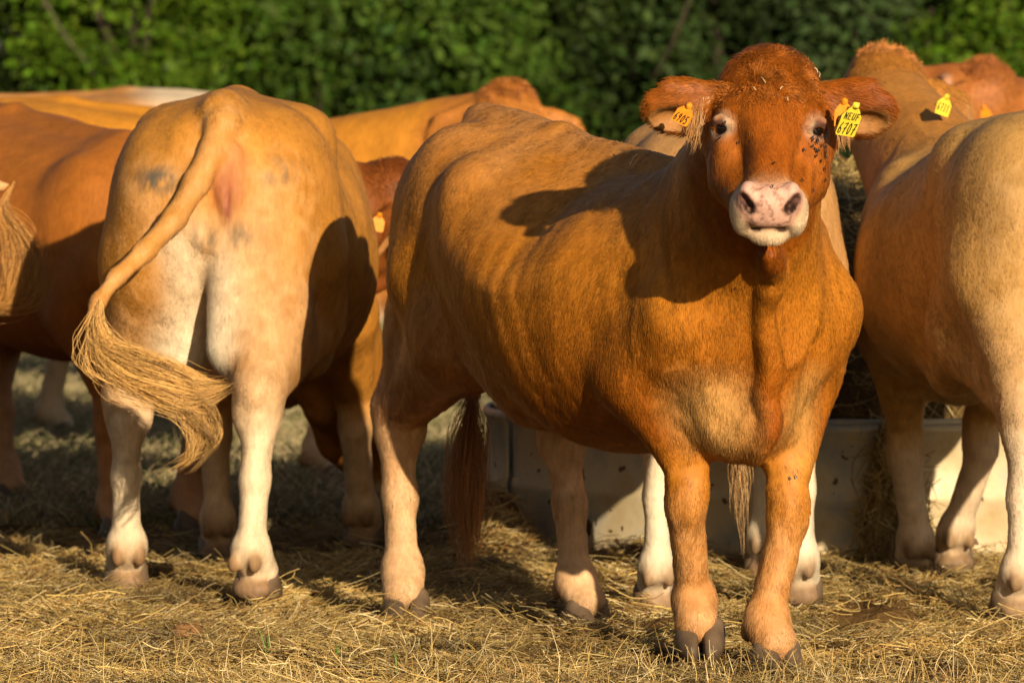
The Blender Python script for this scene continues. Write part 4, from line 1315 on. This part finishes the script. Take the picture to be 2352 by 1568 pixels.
edge = make_cow(dict(
    key='edge', label='cow beyond the left edge of the frame, its curly blond tail swinging into view', vox=.014,
    origin=(-1.99, 18.7), heading=math.pi,
    feet=[fxy(-1.97, 18.52), fxy(-2.0, 18.88), fxy(-3.3, 18.55), fxy(-3.34, 18.86)],
    poll=(-4.1, 18.7, .9), f=(-.5, 0, -.85), u=(-.85, 0, .5), 
    tail=[np.array((-1.90, 18.7, 1.31)), at(-165, 280, 18.68), at(-70, 380, 18.65), at(0, 430, 18.6), at(30, 425, 18.6)], tail_r=(.04, .034, .024, .014, .006),
    switch_path=[at(34, 415, 18.6), at(5, 480, 18.6), at(35, 545, 18.6), at(60, 610, 18.6), at(40, 670, 18.6), at(-30, 690, 18.6), at(-90, 670, 18.6)],
    switch_n=1100, switch_w=(.006, .016, .028, .034, .030, .022, .012), switch_col=(.42, .20, .045),
    base=(.50, .21, .04), deep=(.4, .13, .02), pale=(.78, .6, .4),
))
mid = make_cow(dict(
    key='mid', label='bright orange cow side on in the middle, its poll raised above a nearer back', vox=.011,
    origin=(-1.93, 22.3), heading=0.0, wide=.95, scale=.97, drop=.04,
    feet=[fxy(-1.9, 22.5), fxy(-1.96, 22.1), fxy(-.51, 22.55), fxy(-.64, 22.1)],
    poll=at(1168, 196, 21.85), f=(-.08, -.80, -.58), u=(0, -.6, .8), ear_droop=(.42, .55), brisket=1.0,
    base=(.52, .21, .020), deep=(.42, .15, .03), pale=(.80, .64, .44), fur=40000, furr=1.6,
))
far_l = make_cow(dict(
    key='farleft', label='light brown cow behind the dark brown one, only its back and a leg showing', vox=.013,
    origin=(-3.05, 24.5), heading=0.0, drop=.03,
    feet=[fxy(-3.0, 24.7), fxy(-3.1, 24.3), foot(130, 24.75), fxy(-2.05, 24.3)],
    poll=(-.85, 24.5, .75), f=(.5, 0, -.85), u=(.85, 0, .5),
    base=(.50, .25, .075), deep=(.40, .16, .04), pale=(.8, .66, .45), fur=25000, furr=1.8,
))
cream = make_cow(dict(
    key='cream', label='far cow with a cream white patch along its back, at the upper left', vox=.014,
    origin=(-1.22, 27.0), heading=math.pi, scale=.98,
    feet=[fxy(-1.2, 26.8), fxy(-1.25, 27.2), fxy(-2.55, 26.8), fxy(-2.6, 27.2)],
    poll=(-3.4, 27.0, .8), f=(-.5, 0, -.85), u=(-.85, 0, .5),
    base=(.46, .21, .06), deep=(.38, .14, .035), pale=(.8, .66, .45),
    spots=[(at(415, 205, 26.9), (.24, .5, .14), (.70, .54, .36), 1.0, 6, .05)], fur=20000, furr=2.0,
))
far_r = make_cow(dict(
    key='farright', label='cow at the upper right whose raised muzzle points left above the tan cow', vox=.010,
    origin=(3.05, 23.3), heading=math.atan2(-.62, -.78), 
    feet=[fxy(2.9, 23.1), fxy(3.2, 23.5), fxy(2.1, 22.2), fxy(1.9, 22.5)],
    poll=at(2288, 160, 21.9), f=(-.80, .30, .04), u=(0, -.1, 1), hscale=.9, eyepale=.35, ear_droop=(.9, .0), ear_back=-.3,
    base=(.42, .17, .04), deep=(.34, .11, .024), pale=(.76, .6, .44), fur=40000, furr=1.5,
))


forelock(main, 14000, .031, .15, .07, (.37, .115, .014))
forelock(right, 5000, .055, .10, .65, (.46, .18, .045))
forelock(far_r, 2500, .045, .10, .3)
forelock(mid, 2500, .035, .10, .2)


# ------------------------------------------------------------------ things on the cows: tags, flies, wisps
def surf(I, px, py, rad=7.0):
    """point of a cow's surface seen at a pixel (own frame), with its normal"""
    if 'scr' not in I:
        c, s = math.cos(I['sp']['heading']), math.sin(I['sp']['heading'])
        V = I['V']; X = V[:, 0] * c - V[:, 1] * s + I['sp']['origin'][0]; Y = V[:, 0] * s + V[:, 1] * c + I['sp']['origin'][1]
        cp, sp_ = math.cos(PITCH), math.sin(PITCH); Z = V[:, 2] - CAM_H
        dp = Y * cp - Z * sp_; up = Y * sp_ + Z * cp
        I['scr'] = np.stack([1176 + FPX * X / dp, 784 - FPX * up / dp, dp], 1)
    q = I['scr']
    while True:
        k = np.nonzero((np.abs(q[:, 0] - px) < rad) & (np.abs(q[:, 1] - py) < rad))[0]
        if len(k): break
        rad *= 1.6
    j = k[np.argmin(q[k, 2] + .004 * np.hypot(q[k, 0] - px, q[k, 1] - py) / 7)]
    return I['V'][j].copy(), I['N'][j].copy()


GLYPH = {
    'N': [[(0, 0), (.12, 1), (.62, 0), (.80, 1)]],
    'E': [[(.72, 1), (.12, 1), (0, 0), (.62, 0)], [(.06, .52), (.55, .52)]],
    'U': [[(.10, 1), (0, .25), (.10, .03), (.45, .0), (.62, .2), (.74, 1)]],
    'F': [[(.74, 1), (.12, 1), (0, 0)], [(.06, .52), (.55, .55)]],
    '6': [[(.62, 1), (.25, .72), (.05, .35), (.10, .08), (.35, 0), (.58, .12), (.60, .38), (.40, .50), (.12, .38)]],
    '7': [[(.05, .92), (.75, 1), (.45, .5), (.28, 0)], [(.15, .48), (.68, .52)]],
    '0': [[(.42, 1), (.15, .75), (.05, .35), (.20, .03), (.45, .05), (.66, .4), (.68, .8), (.42, 1)]],
    '9': [[(.60, .85), (.35, 1), (.10, .82), (.15, .55), (.40, .50), (.60, .72), (.60, .85), (.52, .35), (.30, 0)]],
    '3': [[(.1, .9), (.4, 1), (.6, .8), (.3, .55), (.62, .35), (.4, .02), (.05, .08)]],
    '1': [[(.2, .8), (.45, 1), (.3, 0)]],
    '5': [[(.65, 1), (.18, 1), (.10, .58), (.42, .62), (.62, .40), (.52, .08), (.25, 0), (.05, .10)]],
}


def ear_tag(I, center, right, up, w, h, mat, lines, wt=.0022, top_w=.55, label=None):
    """plate with a narrow neck, button and hand-written figures; the plate's axes are given in the cow's own frame"""
    right = nrm(right); up = nrm(up - (np.asarray(up) @ right) * right); nn = np.cross(right, up)
    P = lambda x, y, z=0: np.asarray(center) + right * x + up * y + nn * z
    out = [(-.5, -.5 + .06), (-.44, -.5), (.44, -.5), (.5, -.5 + .06), (.5, .12), (.5 * top_w, .34), (.18, .40), (.15, .56), (-.15, .56), (-.18, .40), (-.5 * top_w, .34), (-.5, .12)]
    t = .0016
    V = [P(x * w, y * h, t / 2) for x, y in out] + [P(x * w, y * h, -t / 2) for x, y in out]
    n = len(out)
    F = [tuple(range(n)), tuple(range(2 * n - 1, n - 1, -1))] + [(i, i + n, (i + 1) % n + n, (i + 1) % n) for i in range(n)]
    o = mesh_obj('ear_tag', V, F, mat, I['root'], smooth=False)
    if label: o['label'] = label
    # button
    V, F = [], []
    for j, (r, z) in enumerate(((.0085, t / 2), (.0085, .004), (.005, .006), (.0025, .011), (.0005, .012))):
        for i in range(12):
            V.append(P(r * math.cos(i * .5236), h * .47 + r * math.sin(i * .5236), z))
    F = [(j * 12 + i, j * 12 + (i + 1) % 12, (j + 1) * 12 + (i + 1) % 12, (j + 1) * 12 + i) for j in range(4) for i in range(12)]
    mesh_obj('stud', V, F, mat, o)
    V, F = [], []
    for text, y0, hh, x0, adv in lines:
        for ci, ch in enumerate(text):
            for st in GLYPH[ch]:
                q = [np.array((x0 + (ci * adv + gx * adv * .82), y0 + gy * hh)) for gx, gy in st]
                q = [np.array(((p[0] + (p[1] - y0) * .10) * w, p[1] * h)) for p in q]
                for a, b in zip(q[:-1], q[1:]):
                    d = (b - a) / (np.linalg.norm(b - a) + 1e-9); m_ = np.array((-d[1], d[0])) * wt / 2
                    a2, b2 = a - d * wt * .4, b + d * wt * .4
                    k = len(V)
                    for s_ in (a2 + m_, a2 - m_, b2 - m_, b2 + m_): V.append(P(s_[0], s_[1], t / 2 + .0004 + .00003 * (k // 4)))
                    F.append((k, k + 1, k + 2, k + 3))
    if V: mesh_obj('lettering', V, F, M_INK, o, smooth=False)
    return o


def ear_hair(I, n, tip=(.72, .52, .30)):
    """long pale hair falling from the mouth of each ear"""
    for q, (base, al, vt, tl) in zip((1, -1), I['ears']):
        a = RNG.uniform(-.02, .078, (n, 1)); b = RNG.uniform(.000, .046, (n, 1)) - a * .15
        P0 = base + al * a + vt * b + tl * (.020 + .006 * RNG.random((n, 1)))
        dn = nrm(-vt * 1.0 + al * .18 + tl * .12 + RNG.normal(0, .10, (n, 3)) + np.array((0, 0, -.1)))
        Ln = RNG.uniform(.035, .10, (n, 1)) * (1.15 - a * 4)
        bow = tl * .35 + RNG.normal(0, .12, (n, 3))
        P1 = P0 + dn * Ln * .35 + bow * Ln * .14
        P2 = P0 + dn * Ln * .7 + bow * Ln * .12
        P3 = P0 + dn * Ln + RNG.normal(0, .05, (n, 3)) * Ln
        g_ = np.clip(.9 - a / .07 + RNG.normal(0, .2, (n, 1)), 0, 1)
        c = (np.array((.50, .24, .075)) * (1 - g_) + np.array(tip) * g_) * RNG.uniform(.7, 1.2, (n, 1))
        hair_obj('ear_hair', np.stack([P0, P1, P2, P3], 1), np.array((.0006, .0006, .0005, .0001)), np.clip(c, 0, 1), M_HAIR, I['root'])


def tags():
    I = main; ld = I['ldir']; lc = I['loc']
    yaw = lambda x, y, z: ld((x, y, z))
    D = 14.80
    ear_tag(I, lc(at(1953, 276, D)), yaw(.9, .4, -.15), yaw(.33, -.39, .93), .050, .082, M_TAGY,
            [('NEUF', .02, .20, -.36, .20), ('6707', -.43, .34, -.44, .225)], .0024, label='yellow ear tag hand lettered NEUF 6707')
    ear_tag(I, lc(at(1938, 262, D + .02)), yaw(.97, -.2, -.02), yaw(.42, .10, .90), .042, .062, M_TAGO, [('6905', -.40, .32, -.40, .20)], .002, label='orange ear tag half hidden behind the yellow one')
    ear_tag(I, lc(at(1571, 263, D + .01)), yaw(.78, -.48, -.42), yaw(.40, .15, .88), .044, .048, M_TAGO, [('6905', -.42, .40, -.42, .215)], .0024, label='orange ear tag figured 6905')
    ear_hair(main, 1700)
    if brown is None: return
    ear_hair(brown, 900, (.74, .58, .38)); ear_hair(mid, 500)
    I = brown; ld = I['ldir']
    ear_tag(I, I['loc'](at(868, 512, 19.1)), ld((.9, .3, -.2)), ld((.2, .1, .95)), .040, .050, M_TAGO, [], label='orange ear tag half hidden by the pale cow')
    # tags of the two cows at the upper right
    I = right; ld = I['ldir']
    ear_tag(I, I['loc'](at(2168, 243, 18.02)), ld((.85, .45, -.3)), ld((.3, .1, .9)), .046, .055, M_TAGY, [('6731', -.3, .4, -.42, .21)], .0022, label='yellow ear tag seen at a slant')
    I = far_r; ld = I['ldir']
    ear_tag(I, I['loc'](at(2265, 263, 21.6)), ld((.8, -.3, .3)), ld((-.25, .1, .95)), .036, .055, M_TAGO, [], label='orange ear tag, blank side out')


tags()


def flies():
    B = Body()
    B.ell((0, 0, .0016), (.0034, .0015, .0014), k=.001); B.ell((.0036, 0, .0018), (.0013, .0014, .0013), k=.001)
    V, F = B.mesh(.0008)
    n0 = len(V)
    W = []
    for s in (-1, 1):
        W += [(.001, s * .0006, .0028), (-.0012, s * .0024, .0026), (-.0052, s * .0022, .0024), (-.0045, s * .0004, .0027)]
    F = np.vstack([F, [[n0, n0 + 1, n0 + 2, n0 + 3], [n0 + 4, n0 + 7, n0 + 6, n0 + 5]]])
    V = np.vstack([V, W])
    me = None
    pts = [(1866, 300), (1872, 306), (1884, 309), (1868, 318), (1874, 322), (1865, 326), (1878, 328), (1871, 332), (1882, 334), (1866, 338), (1870, 345), (1877, 346),
           (1873, 352), (1869, 360), (1846, 347), (1880, 372), (1890, 330), (1891, 336), (1892, 342), (1891, 348), (1892, 354), (1891, 360), (1889, 388), (1891, 412), (1840, 415),
           (1778, 378), (1772, 432), (1655, 318), (1668, 282), (1702, 326), (1863, 440), (1777, 628)]
    pts += [(1815, 1098), (1826, 1095), (1645, 1121), (1688, 657)]
    single = ['black fly low on the cheek, upper one below the upright row of flies', 'black fly lowest on the cheek edge, just above the jaw',
              'black fly on the cheek beside the white lip of the staring cow', 'black fly on the bridge of the nose of the staring cow',
              'black fly on the upper rim of the pink nose pad', 'black fly just under the eye on the orange tag side', 'black fly on the brow above the eye on the orange tag side',
              'black fly on the forehead side of the eye on the orange tag side', 'black fly on the jaw beside the nose of the staring cow', 'black fly on the throat fold of the staring cow',
              'black fly on the forearm of the staring cow, left one of the pair', 'black fly on the forearm of the staring cow, right one of the pair',
              'black fly on the inside of the forearm left of the pair', 'black fly in the shade on the neck of the staring cow']
    for i, (px, py) in enumerate(pts):
        p, n = surf(main, px, py, 3.0)
        grp = 'flies on the staring cow'
        if i < 16: lab = 'tiny black fly in the cluster below the eye of the staring cow'
        elif i < 22: lab = 'tiny black fly in the upright row at the cheek edge below the yellow tag'
        else: lab = single[i - 22]
        if me is None:
            o = mesh_obj('fly', V, F, M_FLY); me = o.data
        else: o = link(bpy.data.objects.new('fly', me))
        c, s = math.cos(main['sp']['heading']), math.sin(main['sp']['heading'])
        rot = np.array(((c, -s, 0), (s, c, 0), (0, 0, 1)))
        z = rot @ n; a = nrm(np.array((RNG.normal(0, .5), -.3, 1.0 if RNG.random() < .6 else -1)))
        x = nrm(a - (a @ z) * z); y = np.cross(z, x)
        w = rot @ (p + n * .007) + np.array((*main['sp']['origin'], 0))
        M = Matrix(np.eye(4).tolist())
        for r_ in range(3):
            M[r_][0], M[r_][1], M[r_][2], M[r_][3] = x[r_] * 1.05, y[r_] * 1.0, z[r_] * 1.1, w[r_]
        o.matrix_world = M
        tag(o, lab, 'fly', grp)


flies()


def wisps():
    """bits of straw caught in the staring cow's coat"""
    P = []
    for (x0, y0), (x1, y1) in (((1428, 352), (1446, 358)), ((1446, 358), (1472, 352)), ((1452, 388), (1470, 362)), ((1432, 395), (1424, 440)), ((1752, 187), (1760, 200)),
                               ((1862, 162), (1868, 172)), ((1802, 230), (1806, 240)), ((1870, 170), (1880, 178)), ((1730, 210), (1736, 216)), ((1790, 215), (1797, 208))):
        a, n = surf(main, x0, y0, 4); b, m = surf(main, x1, y1, 4)
        if np.linalg.norm(a - b) > .08: continue
        a = a + n * .016; b = b + m * .016
        P.append([a, (a + b) / 2 + n * .003, b])
    o = hair_obj('straw_wisps', np.array(P), np.array((.0011, .0012, .0009)), np.tile((.55, .42, .22), (len(P), 1)), M_STRAW, main['root'])


wisps()


def clods():
    r = np.random.default_rng(4)
    for px, py, sz, col, lab in ((430, 1478, .040, (.30, .15, .06), 'reddish brown clod of earth lying in the straw at the left'),
                                 (1290, 1505, .028, (.16, .085, .03), 'small dark clod of dung in the straw below the staring cow'),
                                 (2170, 1420, .030, (.17, .09, .035), 'dark clod of dung in the straw between the staring and the tan cow')):
        D = 15.0
        for _ in range(8):
            p = at(px, py, D); D *= CAM_H / (CAM_H - p[2] + .001)
        x, y = at(px, py, D)[:2]
        n, m_ = 20, 12
        V = []
        for j in range(m_ + 1):
            for i in range(n):
                a, b = math.pi * j / m_, 2 * math.pi * i / n
                V.append((math.sin(a) * math.cos(b), math.sin(a) * math.sin(b), math.cos(a) * .6))
        V = np.array(V); V *= (1 + (fbm(V + px, 1.8, 3, 3) - .5) * 1.0)[:, None] * sz
        F = [(j * n + i, (j + 1) * n + i, (j + 1) * n + (i + 1) % n, j * n + (i + 1) % n) for j in range(m_) for i in range(n)]
        o = mesh_obj('clod', V, F, pmat('clod_earth', col, .95, .1, noise=40, bump=(90, .8, .006)))
        o.location = (x, y, gz(x, y)[0] + sz * .38)
        tag(o, lab, 'clod')


clods()
print('script', round(time.time() - T0, 1), 's')
